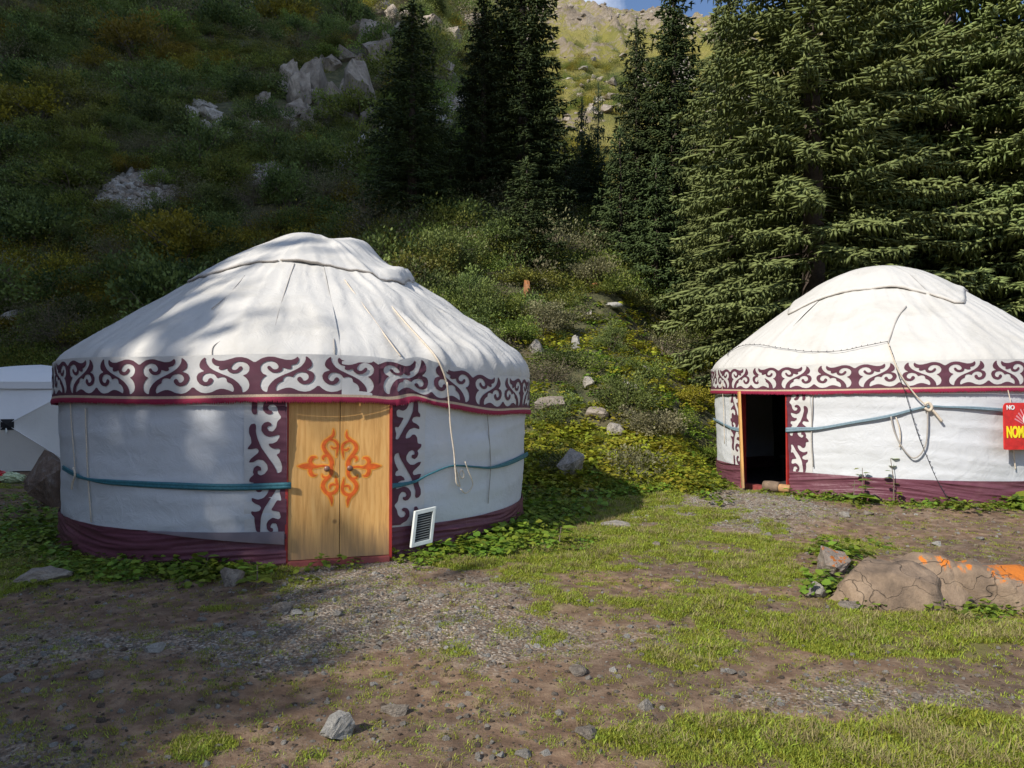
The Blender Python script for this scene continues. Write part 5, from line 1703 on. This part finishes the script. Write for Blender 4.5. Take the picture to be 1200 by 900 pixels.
# ------------------------------------------------------------------ spruce trees
CR = [spruce_crown(1, 14.0, 2.0, .30, 7, .17), spruce_crown(2, 16.0, 1.75, .30, 7, .16, [(0, .8), (.1, 1), (.35, .95), (.6, .75), (.8, .45), (.93, .2), (1, .03)]),
      spruce_crown(3, 5.5, 1.35, .24, 6, .14, None, .02, .75, .1, .04), spruce_crown(4, 12.0, 2.1, .29, 7, .16)]
BIG = [spruce_crown(11, 22.0, 4.0, .40, 8, .15, [(0, .8), (.06, 1), (.3, 1.0), (.5, .86), (.75, .5), (.9, .22), (1, .03)], .03, 1.05, .26, .06),
       spruce_crown(12, 20.0, 3.6, .38, 8, .15, None, .03, 1.05, .22, .06)]
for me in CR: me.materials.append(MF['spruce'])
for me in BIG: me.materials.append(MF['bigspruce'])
CRH = [14.0, 16.0, 5.5, 12.0]; BGH = [22.0, 20.0]
TR = [trunk_mesh(h, .018 * h, i) for i, h in enumerate(CRH + BGH)]
for me in TR: me.materials.append(M['bark'])

def spruce(x, y, H, W, k, label, group, rz=0.0, big=False, sink=0.15):
    h0 = (BGH if big else CRH)[k]; crown = (BIG if big else CR)[k]; tr = TR[k + (4 if big else 0)]
    r = empty("spruce_tree", (x, y, th(x, y) - sink), rz)
    tag(r, label, "tree", group)
    w0 = {0: 2.0, 1: 1.75, 2: 1.35, 3: 2.1}[k] if not big else (4.0, 3.6)[k]
    for nm, me in (("trunk", tr), ("crown", crown)):
        o = link(nm, me, None, r); o.scale = (W / w0, W / w0, H / h0)
    return r

def spruce_px(px, depth, top_py, hw_px, k, label, group, rz=0.0, big=False):
    x = (px - 600) / FPX * depth; y = depth
    zt = CAM_Z + (470 - top_py) / FPX * depth
    z0 = th(x, y)
    return spruce(x, y, zt - z0 + .15, hw_px * depth / FPX, k, label, group, rz, big)

G1 = "dark spruces on the slope between the yurts"
spruce_px(482, 26.0, -8, 54, 0, "tall dark spruce standing alone beside the grey scree, right behind the closed yurt", G1, .4)
spruce_px(566, 28.5, -12, 36, 1, "slim dark spruce pressed against the tallest spruce", G1, 2.0)
spruce_px(612, 29.5, -130, 54, 1, "tallest dark spruce of the central clump, its top out of sight", G1, 3.3)
spruce_px(630, 31.5, 60, 34, 3, "dark spruce half hidden behind the tallest spruce of the clump", G1, 5.0)
spruce_px(617, 24.2, 186, 50, 2, "small bushy young spruce at the foot of the tallest spruce", G1, 1.0)
spruce_px(527, 28.0, 150, 30, 2, "little spruce between the lone tall spruce and the central clump", G1, 2.2)
spruce_px(690, 36.0, 160, 36, 3, "broad dark spruce beside the thin far spruces", G1, 0.7)
spruce_px(663, 34.0, 165, 34, 2, "short dark spruce tucked behind the central clump", G1, 0.2)
spruce_px(702, 52.0, 96, 17, 2, "thin pointed little spruce far up the gully", G1, 3.0)
spruce_px(683, 50.0, 116, 20, 2, "small far spruce left of the thin pointed one", G1, 4.4)
spruce_px(748, 31.5, 20, 46, 0, "sharp-topped dark spruce outlined against the sunlit mountain", G1, 1.7)
spruce_px(792, 30.5, -40, 52, 1, "very tall dark spruce beside the sharp-topped one", G1, .9)
spruce_px(728, 29.0, 150, 40, 2, "low dark spruce in front of the sharp-topped one", G1, .1)
spruce_px(770, 27.0, 185, 46, 2, "low spruce at the edge of the pale big spruces", G1, .6)
G2 = "large pale green spruces behind the open yurt"
spruce_px(955, 20.0, -330, 160, 0, "massive pale green spruce right behind the open yurt's peak", G2, .3, True)
spruce_px(1120, 23.0, -280, 150, 1, "big yellowish green spruce next to the massive one", G2, 1.9, True)
spruce_px(1262, 20.5, -330, 165, 0, "big spruce at the far end of the row behind the open yurt", G2, 3.7, True)
spruce_px(1040, 27.0, -200, 150, 1, "spruce filling the gap between the two biggest ones", G2, 4.1, True)
spruce_px(858, 25.5, -60, 70, 1, "leaning narrower spruce at the edge of the big spruces", G2, 2.6, True)
# spruces out of the picture to the left: they shade the closed yurt and the foreground
def shade_spruce(p, g, q, k, W, label, big=False):
    P = q * su + p * sn
    H = TEL * (g - q)
    z0 = th(P[0], P[1])
    return spruce(P[0], P[1], H - z0, W, k, label, "unseen spruces added for shade", p, big)
SHADE = [(-15.2, 12.0, -27, 0, 2.8), (-17.2, 14.0, -25, 0, 2.8), (-13.6, 10.0, -29, 0, 2.8)]
for i, (p, g, q, k, W) in enumerate(SHADE):
    shade_spruce(p, g, q, k, W, "unseen dark spruce added at the left to cast shade")

# ------------------------------------------------------------------ shrubs
SH = [shrub_meshes(400, 4200, .075, (1, 1, .9), 34, .1, .15), shrub_meshes(401, 4200, .075, (1.1, 1, .8), 30, .1, .15), shrub_meshes(402, 4200, .07, (1, 1, 1.1), 36, .3, .14),
      shrub_meshes(403, 3600, .05, (1, 1, .8), 34, .2, .24, .25, 40)]
SHV = {}
def shv(k, mk):
    if (k, mk) not in SHV:
        f = SH[k][0].copy(); withmat(f, MF[mk]); s = SH[k][1].copy(); withmat(s, M['stem'])
        j = bpy.data.meshes.new("shrub")
        bm = bmesh.new(); bm.from_mesh(SH[k][0]); n0 = len(bm.faces); bm.from_mesh(SH[k][1]); bm.faces.ensure_lookup_table()
        for i, fa in enumerate(bm.faces): fa.material_index = 0 if i < n0 else 1
        bm.to_mesh(j); bm.free(); j.materials.append(MF[mk]); j.materials.append(M['stem'])
        SHV[(k, mk)] = (f, s, j)
    return SHV[(k, mk)]

def shrub(x, y, s, k, mk, label, group, parts=False, rz=0.0, zs=1.0):
    f, st, j = shv(k, mk)
    z = th(x, y) - .08 * s
    if parts:
        r = empty("shrub", (x, y, z), rz)
        for nm, me in (("foliage", f), ("stems", st)):
            o = link(nm, me, None, r); o.scale = (s, s, s * zs)
    else:
        r = link("shrub", j, None, None, (x, y, z)); r.rotation_euler = (0, 0, rz); r.scale = (s, s, s * zs)
    tag(r, label, "shrub", group)
    return r

DENSE = withmat(shrub_meshes(410, 9000, .12, (1, 1, .9), 60, .1, .20)[0], MF['shrub'])
_dv = np.array([v.co[:] for v in DENSE.vertices])
D_R = np.percentile(np.hypot(_dv[:, 0], _dv[:, 1]), 98.5); D_T = np.percentile(_dv[:, 2], 99.7)
def broadleaf(p, q, top_g, rp, hz, label):
    """unseen round-crowned tree added at the left, sized for its shadow"""
    P = q * su + p * sn; x, y = float(P[0]), float(P[1]); z0 = th(x, y)
    zt = TEL * (top_g - q) - z0
    r = empty("broadleaf_tree", (x, y, z0)); tag(r, label, "tree", "unseen round-crowned trees added for shade")
    o = link("crown", DENSE, None, r, (0, 0, zt - hz)); o.scale = (rp / D_R, rp / D_R, hz / D_T); o.rotation_euler = (0, 0, p * 3 + q)
    m = MB(); m.tube([(0, 0, -.4), (.1, 0, zt * .4), (0, .1, zt - hz * .7), (0, 0, zt - hz * .2)], [.28, .2, .15, .04], 9)
    for i in range(7):
        a_ = i * 2.4; m.tube([(0, 0, zt - hz + .2 * i), (math.cos(a_) * rp * .6, math.sin(a_) * rp * .6, zt - hz * .5)], [.09, .02], 6)
    m.build("trunk", M['bark'], r, smooth=True)
for i, (p, q, g, rp, hz) in enumerate([(-6.1, -15, 2.5, 2.9, 7), (-6.2, -17.8, 2.3, 2.9, 7.5), (-10.4, -15, 8.6, 3.7, 9), (-10.4, -18.5, 8.0, 3.7, 9), (-14.6, -16, 10, 3.6, 9), (-14.8, -19, 9, 3.6, 9), (-8.6, -20.5, 2.5, 3.4, 9), (-10.2, -21.5, 7.6, 3.5, 9), (-4.7, -15.5, 2.0, 1.7, 4), (-4.6, -18.5, 1.8, 1.7, 4.5), (-5.0, -21, 1.4, 1.9, 5)]):
    broadleaf(p, q, g, rp, hz, "unseen round-crowned leafy tree added at the left to cast shade")

G3 = "shrubs on the open slope between the yurts"
for (px, py, wpx, k, mk, zs, lab) in [
    (735, 480, 42, 2, 'juniper', .95, "dark round juniper shrub beside the flat boulders on the meadow"),
    (762, 505, 44, 1, 'greybrush', .8, "grey-green shrub growing over half a boulder beside the dark juniper"),
    (715, 412, 24, 2, 'juniper', 1.3, "upright dark green shrub beside the brown bare-stemmed thicket"),
    (636, 445, 40, 3, 'greybrush', .8, "grey twiggy shrub beside the closed yurt's right eave"),
    (660, 425, 36, 0, 'juniper', .6, "flat dark shrub above the large flat boulder"),
    (775, 415, 46, 3, 'greybrush', .8, "wide bare-stemmed grey thicket between the juniper and the open yurt"),
    (812, 405, 44, 3, 'shrub', .9, "green thicket with grey stems at the open yurt's left eave"),
    (600, 400, 40, 0, 'shrub', .8, "green shrub on the slope over the closed yurt's shoulder"),
    (640, 385, 38, 2, 'greybrush', .8, "greyish shrub beside the orange lichen stone"),
    (585, 370, 40, 1, 'shrub', .9, "spreading green shrub beneath the young spruce"),
    (690, 330, 40, 0, 'greybrush', .8, "olive shrub on the dry patch under the dark spruces"),
    (745, 330, 46, 1, 'shrub', .9, "sunlit green shrub under the sharp-topped spruce"),
    (790, 350, 46, 0, 'shrub', 1.0, "large sunlit shrub at the foot of the very tall spruce"),
    (830, 345, 46, 2, 'shrub', 1.0, "sunlit shrub below the leaning spruce"),
    (850, 375, 44, 1, 'shrub', .8, "leafy shrub just behind the open yurt's left roof edge"),
    (545, 360, 34, 2, 'juniper', 1.2, "dark upright shrub behind the closed yurt's right roof slope"),
    (500, 330, 46, 0, 'shrub', .9, "green shrub under the lone tall spruce"),
    (455, 320, 44, 1, 'juniper', .9, "dark shrub peeping over the closed yurt's crown cover"),
    (820, 535, 26, 0, 'weed', .6, "bright green bush against the open yurt's left wall"),
    (805, 470, 34, 1, 'yweed', .7, "yellow leafed bush beside the open yurt's left wall"),
    (668, 300, 40, 3, 'greybrush', .8, "grey thicket under the short dark spruce"),
    (620, 335, 34, 0, 'shrub', .8, "low green shrub in front of the young spruce"),
    (1185, 355, 60, 0, 'shrub', .9, "sunlit shrub behind the open yurt's right roof slope"),
    (1140, 330, 50, 1, 'shrub', .9, "green shrub under the big yellowish spruce")]:
    p = at(px, py)
    if py < 400: p = p
    shrub(p[0], p[1], wpx * p[1] / FPX, k, mk, lab, G3, True, px * .7, zs)

rs = np.random.default_rng(77)
LM = [((40, 400), "just above the hub tent"), ((150, 225), "beside the grey scree patch"), ((245, 140), "around the stepped grey ledge"), ((395, 100), "at the tan rock crag"),
      ((190, 340), "over the closed yurt's left roof slope"), ((350, 250), "over the closed yurt's crown"), ((485, 180), "beside the lone tall spruce"), ((440, 15), "on the sunlit rocky shoulder"),
      ((590, 120), "behind the central spruce clump"), ((60, 60), "high on the shaded hillside"), ((180, 50), "on the shaded slope over the stepped ledge"), ((60, 200), "on the shaded slope over the hub tent"), ((318, 208), "by the cluster of pale stones")]
def shrub_label(px, py, rad, mk, zs):
    where = min(LM, key=lambda l: (l[0][0] - px) ** 2 + (l[0][1] - py) ** 2)[1]
    size = "small" if rad < 1.3 else ("large" if rad > 2.0 else "middling")
    form = "flat" if zs < .9 else ("rounded" if zs < 1.05 else "upright")
    col = {'juniper': "dark green", 'shrub': "mid green", 'greybrush': "grey twiggy", 'ochre': "yellowing"}[mk]
    return "%s %s %s shrub %s" % (size, form, col, where)
placed = []; tries = 0
while len(placed) < 290 and tries < 9000:
    tries += 1
    px = rs.uniform(-60, 640); py = 4 + 400 * rs.uniform() ** .8
    if px > 560 and py > 300: continue
    p = at(px, py)
    if p[1] - start_line(p[0]) < 1.0 or p[1] > 120 or bare_rock(p[0], p[1]): continue
    if near_yurt(p[0], p[1], 1.0): continue
    rad = (.7 + .95 * rs.uniform() ** 1.6) * (0.85 + .019 * p[1])
    if any((p[0] - a) ** 2 + (p[1] - b) ** 2 < (.55 * (rad + c)) ** 2 for a, b, c in placed): continue
    placed.append((p[0], p[1], rad))
    v = float(fbm(p[0] / 7, p[1] / 7, 3, 151)); w_ = rs.uniform()
    mk = 'ochre' if (v > .62 and w_ < .5 and px < 420) or w_ < .03 else ('greybrush' if w_ < .22 else ('juniper' if v < .5 else 'shrub'))
    k = 3 if mk == 'greybrush' else int(rs.integers(0, 3))
    zs_ = rs.uniform(.75, 1.2)
    shrub(p[0], p[1], rad, k, mk, shrub_label(px, py, rad, mk, zs_), "shrubs on the steep hillside: " + mk.replace('shrub', 'green').replace('greybrush', 'grey'), False, rs.uniform(0, 6.28), zs_)

# ------------------------------------------------------------------ rocks
RK = [rock_mesh(500 + i, 3, 15, .12) if i % 2 and i < 8 else hull_rock(500 + i, 16, 3, .12) for i in range(12)] + [hull_rock(540 + i, 14, 3, .16) for i in range(8)]
RKV = {}
def rock_mesh_mat(i, mk):
    if (i, mk) not in RKV: RKV[(i, mk)] = withmat(RK[i].copy(), MF[mk])
    return RKV[(i, mk)]
def rock_px(px, py, wpx, hpx, mk, label, group=None, i=None, rz=None, name="rock", dz=.35, cat="rock", dep=.8):
    p = at(px, py)
    d = p[1]; wx = wpx * d / FPX / 2; hz = hpx * d / FPX
    i = (int(px * 7 + py) % 8) if i is None else i
    rz = (px * .37 + py * .11) % 6.28 if rz is None else rz
    r = link(name, rock_mesh_mat(i, mk), None, None, (p[0], p[1] + wx * dep * .6, th(p[0], p[1] + wx * dep * .6) + hz * (.5 - dz * .5)))
    r.rotation_euler = (0, 0, rz)
    zx = np.abs(np.array([v.co.z for v in RK[i].vertices])).max()
    r.scale = (wx, wx * dep if rz in (0,) else wx, max(hz, .02) * (.5 + dz * .5) / zx)
    tag(r, label, cat, group); return r

rock_px(394, 868, 48, 27, 'palerock', "pale blue-grey pointed stone in the grass before the plywood door", i=2)
rock_px(179, 764, 23, 10, 'palerock', "smooth light grey stone alone on the shaded earth", i=5)
rock_px(463, 840, 38, 12, 'tanrock', "long narrow tan slab tilted out of the soil", i=4, rz=0)
rock_px(676, 791, 27, 9, 'tanrock', "flat tan stone at the edge of the grass", i=1)
rock_px(758, 833, 22, 11, 'rock', "grey stone sunk in the trodden soil in front of the dense grass", i=6)
rock_px(687, 865, 27, 11, 'tanrock', "tan stone beside the dense grass patch", i=3)
rock_px(50, 594, 52, 66, 'darkrock', "big rusty dark boulder between the hub tent and the closed yurt", i=9, cat="boulder")
rock_px(270, 686, 30, 24, 'tanrock', "stone leaning at the burgundy skirt left of the plywood door", i=0)
rock_px(36, 684, 70, 14, 'tanrock', "low half-buried rock in the weeds by the closed yurt", i=8)
rock_px(671, 562, 38, 32, 'rock', "grey angular boulder in the closed yurt's shadow", i=10, cat="boulder")
rock_px(644, 487, 50, 19, 'tanrock', "large flat-topped tan boulder on the meadow beside the closed yurt", i=11, cat="boulder", rz=0)
rock_px(699, 493, 34, 12, 'tanrock', "flat slab boulder beside the flat-topped one", i=1, cat="boulder")
rock_px(690, 456, 19, 12, 'rock', "small grey boulder among the yellow herbs", i=2)
rock_px(737, 462, 21, 14, 'rock', "pale grey stone at the edge of the dark juniper", i=3)
rock_px(757, 440, 16, 12, 'rock', "grey stone beneath the bare-stemmed thicket", i=5)
rock_px(674, 411, 22, 17, 'palerock', "light grey boulder beside the upright dark shrub", i=6)
rock_px(628, 416, 22, 16, 'rock', "grey boulder above the flat dark shrub", i=7)
rock_px(648, 362, 17, 9, 'palerock', "pale stone on the dry patch of slope", i=0)
rock_px(691, 374, 13, 9, 'rock', "small grey stone beside the long pale slab", i=4)
rock_px(718, 365, 27, 7, 'palerock', "long pale slab on the slope under the spruces", i=1)
rock_px(618, 352, 17, 22, 'coatrock', "small upright stone covered in orange lichen", i=2)
rock_px(700, 340, 18, 6, 'coatrock', "flat stone with an orange lichen end", i=3)
rock_px(722, 512, 26, 16, 'rock', "grey boulder mostly covered by the grey-green shrub", i=5)
rock_px(690, 580, 28, 7, 'rock', "flat grey stone in the grass between the yurts", i=6)
rock_px(725, 618, 44, 6, 'rock', "low flat rock at the edge of the closed yurt's shadow", i=8)
rock_px(980, 673, 46, 31, 'orangerock', "tilted stone with orange lichen cap beside the long lichened rock", i=10, cat="boulder")
rock_px(960, 700, 23, 17, 'rock', "small grey pointed stone in the weeds by the lichened rock", i=7)
rock_px(998, 714, 27, 9, 'tanrock', "flat tan stone in front of the lichened rock", i=0)
rock_px(12, 386, 34, 18, 'rock', "grey boulder among the hillside shrubs above the hub tent", i=2, cat="boulder")

# the long lichened rock in the foreground, built to its own outline
def long_rock():
    p = at(1100, 712); d = p[1]; k = d / FPX
    parts = [  # centre px, width px, height px, offset back, seed, tilt
        (1062, 150, 55, .14, 621, -.01), (1125, 170, 62, .20, 622, .08), (1185, 190, 50, .18, 623, .17), (1245, 110, 26, .14, 606, .12)]
    Vs = []; Fs = []; n = 0
    for (cx, w_, h_, oy, sd, tl) in parts:
        me = hull_rock(sd, 24, 3, .10)
        V = np.array([v.co[:] for v in me.vertices]); F = np.array([q.vertices[:] for q in me.polygons])
        zx = np.percentile(V[:, 2], 99)
        sx = w_ * k / 2 * 1.12; sy = .36; sz = h_ * k / zx
        X = V[:, 0] * sx; Z = V[:, 2] * sz * .93 - tl * X
        Vs.append(np.stack([(cx - 1100) * k + X, oy + V[:, 1] * sy, Z], 1)); Fs.append(F + n); n += len(V)
        bpy.data.meshes.remove(me)
    V = np.concatenate(Vs); F = np.concatenate(Fs)
    f2 = fbm(V[:, 0] * 9, V[:, 1] * 9 + V[:, 2] * 13, 4, 5) - .5
    V = V + f2[:, None] * .03
    me = mesh_from("long_rock", V, F, False)
    crest = np.clip(V[:, 2] / .30, 0, 1.2) * (.55 + .45 * sstep(-.25, .3, V[:, 0])) + .12 * sstep(.35, .8, V[:, 0])
    set_attr(me, "crest", crest)
    r = link("rock", me, MF['lichenrock'], None, (p[0], p[1], p[2] - .02))
    tag(r, "long low brown rock streaked with orange lichen in front of the open yurt", "boulder")
long_rock()

# many smaller stones lying about the camp ground
rr_ = np.random.default_rng(31)
small = [(603, 800, 10), (540, 830, 11), (588, 888, 12), (560, 890, 14), (613, 888, 20), (640, 886, 14), (858, 790, 12), (870, 792, 11), (848, 788, 10), (845, 862, 12), (990, 606, 16), (1020, 604, 14), (852, 591, 10), (685, 597, 10), (345, 722, 18),
         (395, 722, 13), (330, 718, 26), (362, 722, 14), (418, 718, 9), (470, 705, 14), (195, 890, 9), (80, 855, 12), (6, 800, 18), (110, 795, 18), (200, 786, 9), (140, 835, 8), (290, 745, 14), (255, 735, 14), (235, 728, 12), (725, 795, 9), (655, 838, 12),
         (590, 783, 9), (1130, 690, 12), (1075, 820, 14), (960, 745, 8), (1000, 770, 9), (905, 705, 10), (875, 720, 9), (770, 640, 12), (840, 650, 10), (900, 628, 11), (1100, 640, 12), (1150, 633, 10), (1040, 632, 9), (570, 770, 10), (530, 760, 9), (500, 745, 10), (440, 760, 9), (515, 700, 13), (650, 815, 8)]
for k in range(70):
    y = rr_.uniform(675, 895); small.append((rr_.uniform(5, 1195), y, rr_.uniform(5, 9) * (.6 + (y - 650) / 350)))
for (px, py, wv) in small:
    mk = ('rock', 'tanrock', 'palerock', 'rock')[int(rr_.integers(0, 4))]
    zone = min((((400, 715), "on the gravel before the plywood door"), ((130, 790), "on the shaded bare earth"), ((620, 790), "on the brown trodden soil beside the gravel"), ((430, 850), "around the pale pointed stone"),
                ((870, 810), "on the bare strip along the dense grass"), ((980, 870), "in the dense grass"), ((1000, 720), "near the lichened rock"), ((900, 610), "on the path to the open doorway"), ((760, 680), "in the patchy turf between the yurts"), ((1120, 800), "on the dry pale soil below the lichened rock"), ((620, 885), "beside the tan stone at the dense grass")),
               key=lambda l: (l[0][0] - px) ** 2 + 3 * (l[0][1] - py) ** 2)[1]
    nm = "%s %s stone %s" % ("tiny" if wv < 8 else "small", {'rock': "grey", 'tanrock': "tan", 'palerock': "pale bluish"}[mk], zone)
    rock_px(px, py, wv, wv * rr_.uniform(.3, .5), mk, nm, "small stones on the ground: " + mk, name="stone", cat="stone")

# rock outcrops on the hillside
def outcrop(name_label, spots, mk):
    p0 = at(spots[0][0], spots[0][1] + spots[0][3] / 2)
    root = empty("rock_outcrop", tuple(p0)); tag(root, name_label, "rock outcrop")
    more = []
    for (px, py, w_, h_) in spots:
        more.append((px, py, w_, h_))
        for k in range(2 if w_ > 15 else 0):
            more.append((px + rr_.uniform(-.6, .6) * w_, py + rr_.uniform(-.3, .5) * h_, w_ * rr_.uniform(.35, .6), h_ * rr_.uniform(.4, .75)))
    for (px, py, w_, h_) in more:
        p = at(px, py + h_ / 2 - 1); d = p[1]
        i = 12 + int(px * 3 + py) % 8
        o = link("rock", rock_mesh_mat(i, mk), None, root, (p[0] - p0[0], p[1] + .2 * w_ * d / FPX - p0[1], p[2] + h_ * d / FPX * .42 - p0[2]))
        o.rotation_euler = (rr_.normal(0, .2), rr_.normal(0, .2), rr_.uniform(0, 6.28))
        s = w_ * d / FPX / 2 * 1.15; o.scale = (s, s, h_ * d / FPX / 2 * 1.5)
outcrop("large tan rock crag rising from the shrubs left of the lone tall spruce",
        [(418, 108, 52, 66), (395, 118, 34, 50), (372, 92, 44, 46), (352, 104, 40, 40), (338, 88, 26, 30), (385, 70, 26, 26), (405, 60, 30, 26), (440, 60, 36, 46), (430, 36, 34, 34), (455, 82, 26, 40), (345, 128, 30, 24), (330, 140, 28, 22), (310, 118, 22, 20), (362, 138, 24, 22)], 'tanrock')
outcrop("stepped grey rock ledge in the shaded hillside shrubs", [(232, 120, 26, 16), (243, 133, 30, 16), (222, 132, 20, 18), (252, 148, 26, 18), (238, 158, 22, 14), (262, 160, 18, 20), (300, 150, 30, 16), (285, 146, 20, 12)], 'rock')
outcrop("pale rocks high on the lit shoulder of the hillside", [(285, 8, 26, 22), (298, 16, 22, 18), (318, 14, 18, 14), (440, 8, 34, 24), (478, 18, 24, 24), (505, 25, 26, 20), (530, 40, 22, 18), (462, 40, 20, 26), (545, 20, 34, 26), (520, 75, 24, 18), (512, 92, 20, 14)], 'tanrock')
outcrop("cluster of pale stones low on the shaded hillside", [(318, 208, 14, 7), (312, 212, 10, 6), (326, 211, 10, 6), (85, 184, 12, 7), (78, 183, 8, 5)], 'palerock')
outcrop("grey stones just above the closed yurt's left roof slope", [(160, 372, 20, 14), (135, 372, 14, 10), (172, 366, 12, 12), (196, 258, 14, 10), (205, 265, 12, 10)], 'rock')

# ------------------------------------------------------------------ a few single broad-leaved plants in front of the open yurt
def burdock(px, py, s, label, tall=False):
    p = at(px, py)
    root = empty("leafy_plant", tuple(p)); tag(root, label, "plant")
    rn = random.Random(int(px)); m = MB()
    Ht = (.5 if tall else .22) * s
    m.tube([(0, 0, -.03), (.01, 0, Ht * .5), (rn.uniform(-.04, .04), 0, Ht)], [.009, .007, .004], 5); m.build("stem", M['stem'], root)
    for k in range(9 if tall else 7):
        a = rn.uniform(0, 6.28); z = Ht * (.2 + .8 * rn.random()) if tall else Ht * rn.uniform(.3, 1); L = (.09 if tall else .17) * s * rn.uniform(.7, 1.2)
        pts = [(0, 0, 0), (.25, .38, .05), (.65, .42, .02), (1.0, 0, -.12), (.65, -.42, .02), (.25, -.38, .05), (.5, 0, -.05)]
        e = Vector((math.cos(a), math.sin(a), rn.uniform(-.2, .3))).normalized(); sd = e.cross(Vector((0, 0, 1))).normalized(); u = sd.cross(e)
        vs = [tuple(Vector((0, 0, z)) + e * (L * (x + .25)) + sd * (L * y) + u * (L * zz)) for x, y, zz in pts]
        me = mesh_from("leaf", vs, [(6, 0, 1), (6, 1, 2), (6, 2, 3), (6, 3, 4), (6, 4, 5), (6, 5, 0)]); set_attr(me, "tint", [rn.uniform(.3, .9)] * 7)
        link("leaf", me, MF['weed'], root)
burdock(1000, 590, 1.5, "round-leaved plant against the burgundy skirt of the open yurt")
burdock(1047, 590, 1.3, "thin upright plant against the burgundy skirt of the open yurt", True)
burdock(1010, 588, 1.0, "slender plant beside the round-leaved one", True)
burdock(655, 640, .95, "big pale leafed plant at the closed yurt's right foot")
burdock(300, 690, .9, "dark leafed plant beside the gravel at the plywood door")
burdock(240, 672, .7, "light green leafed plant at the closed yurt's skirt near the leaning stone")
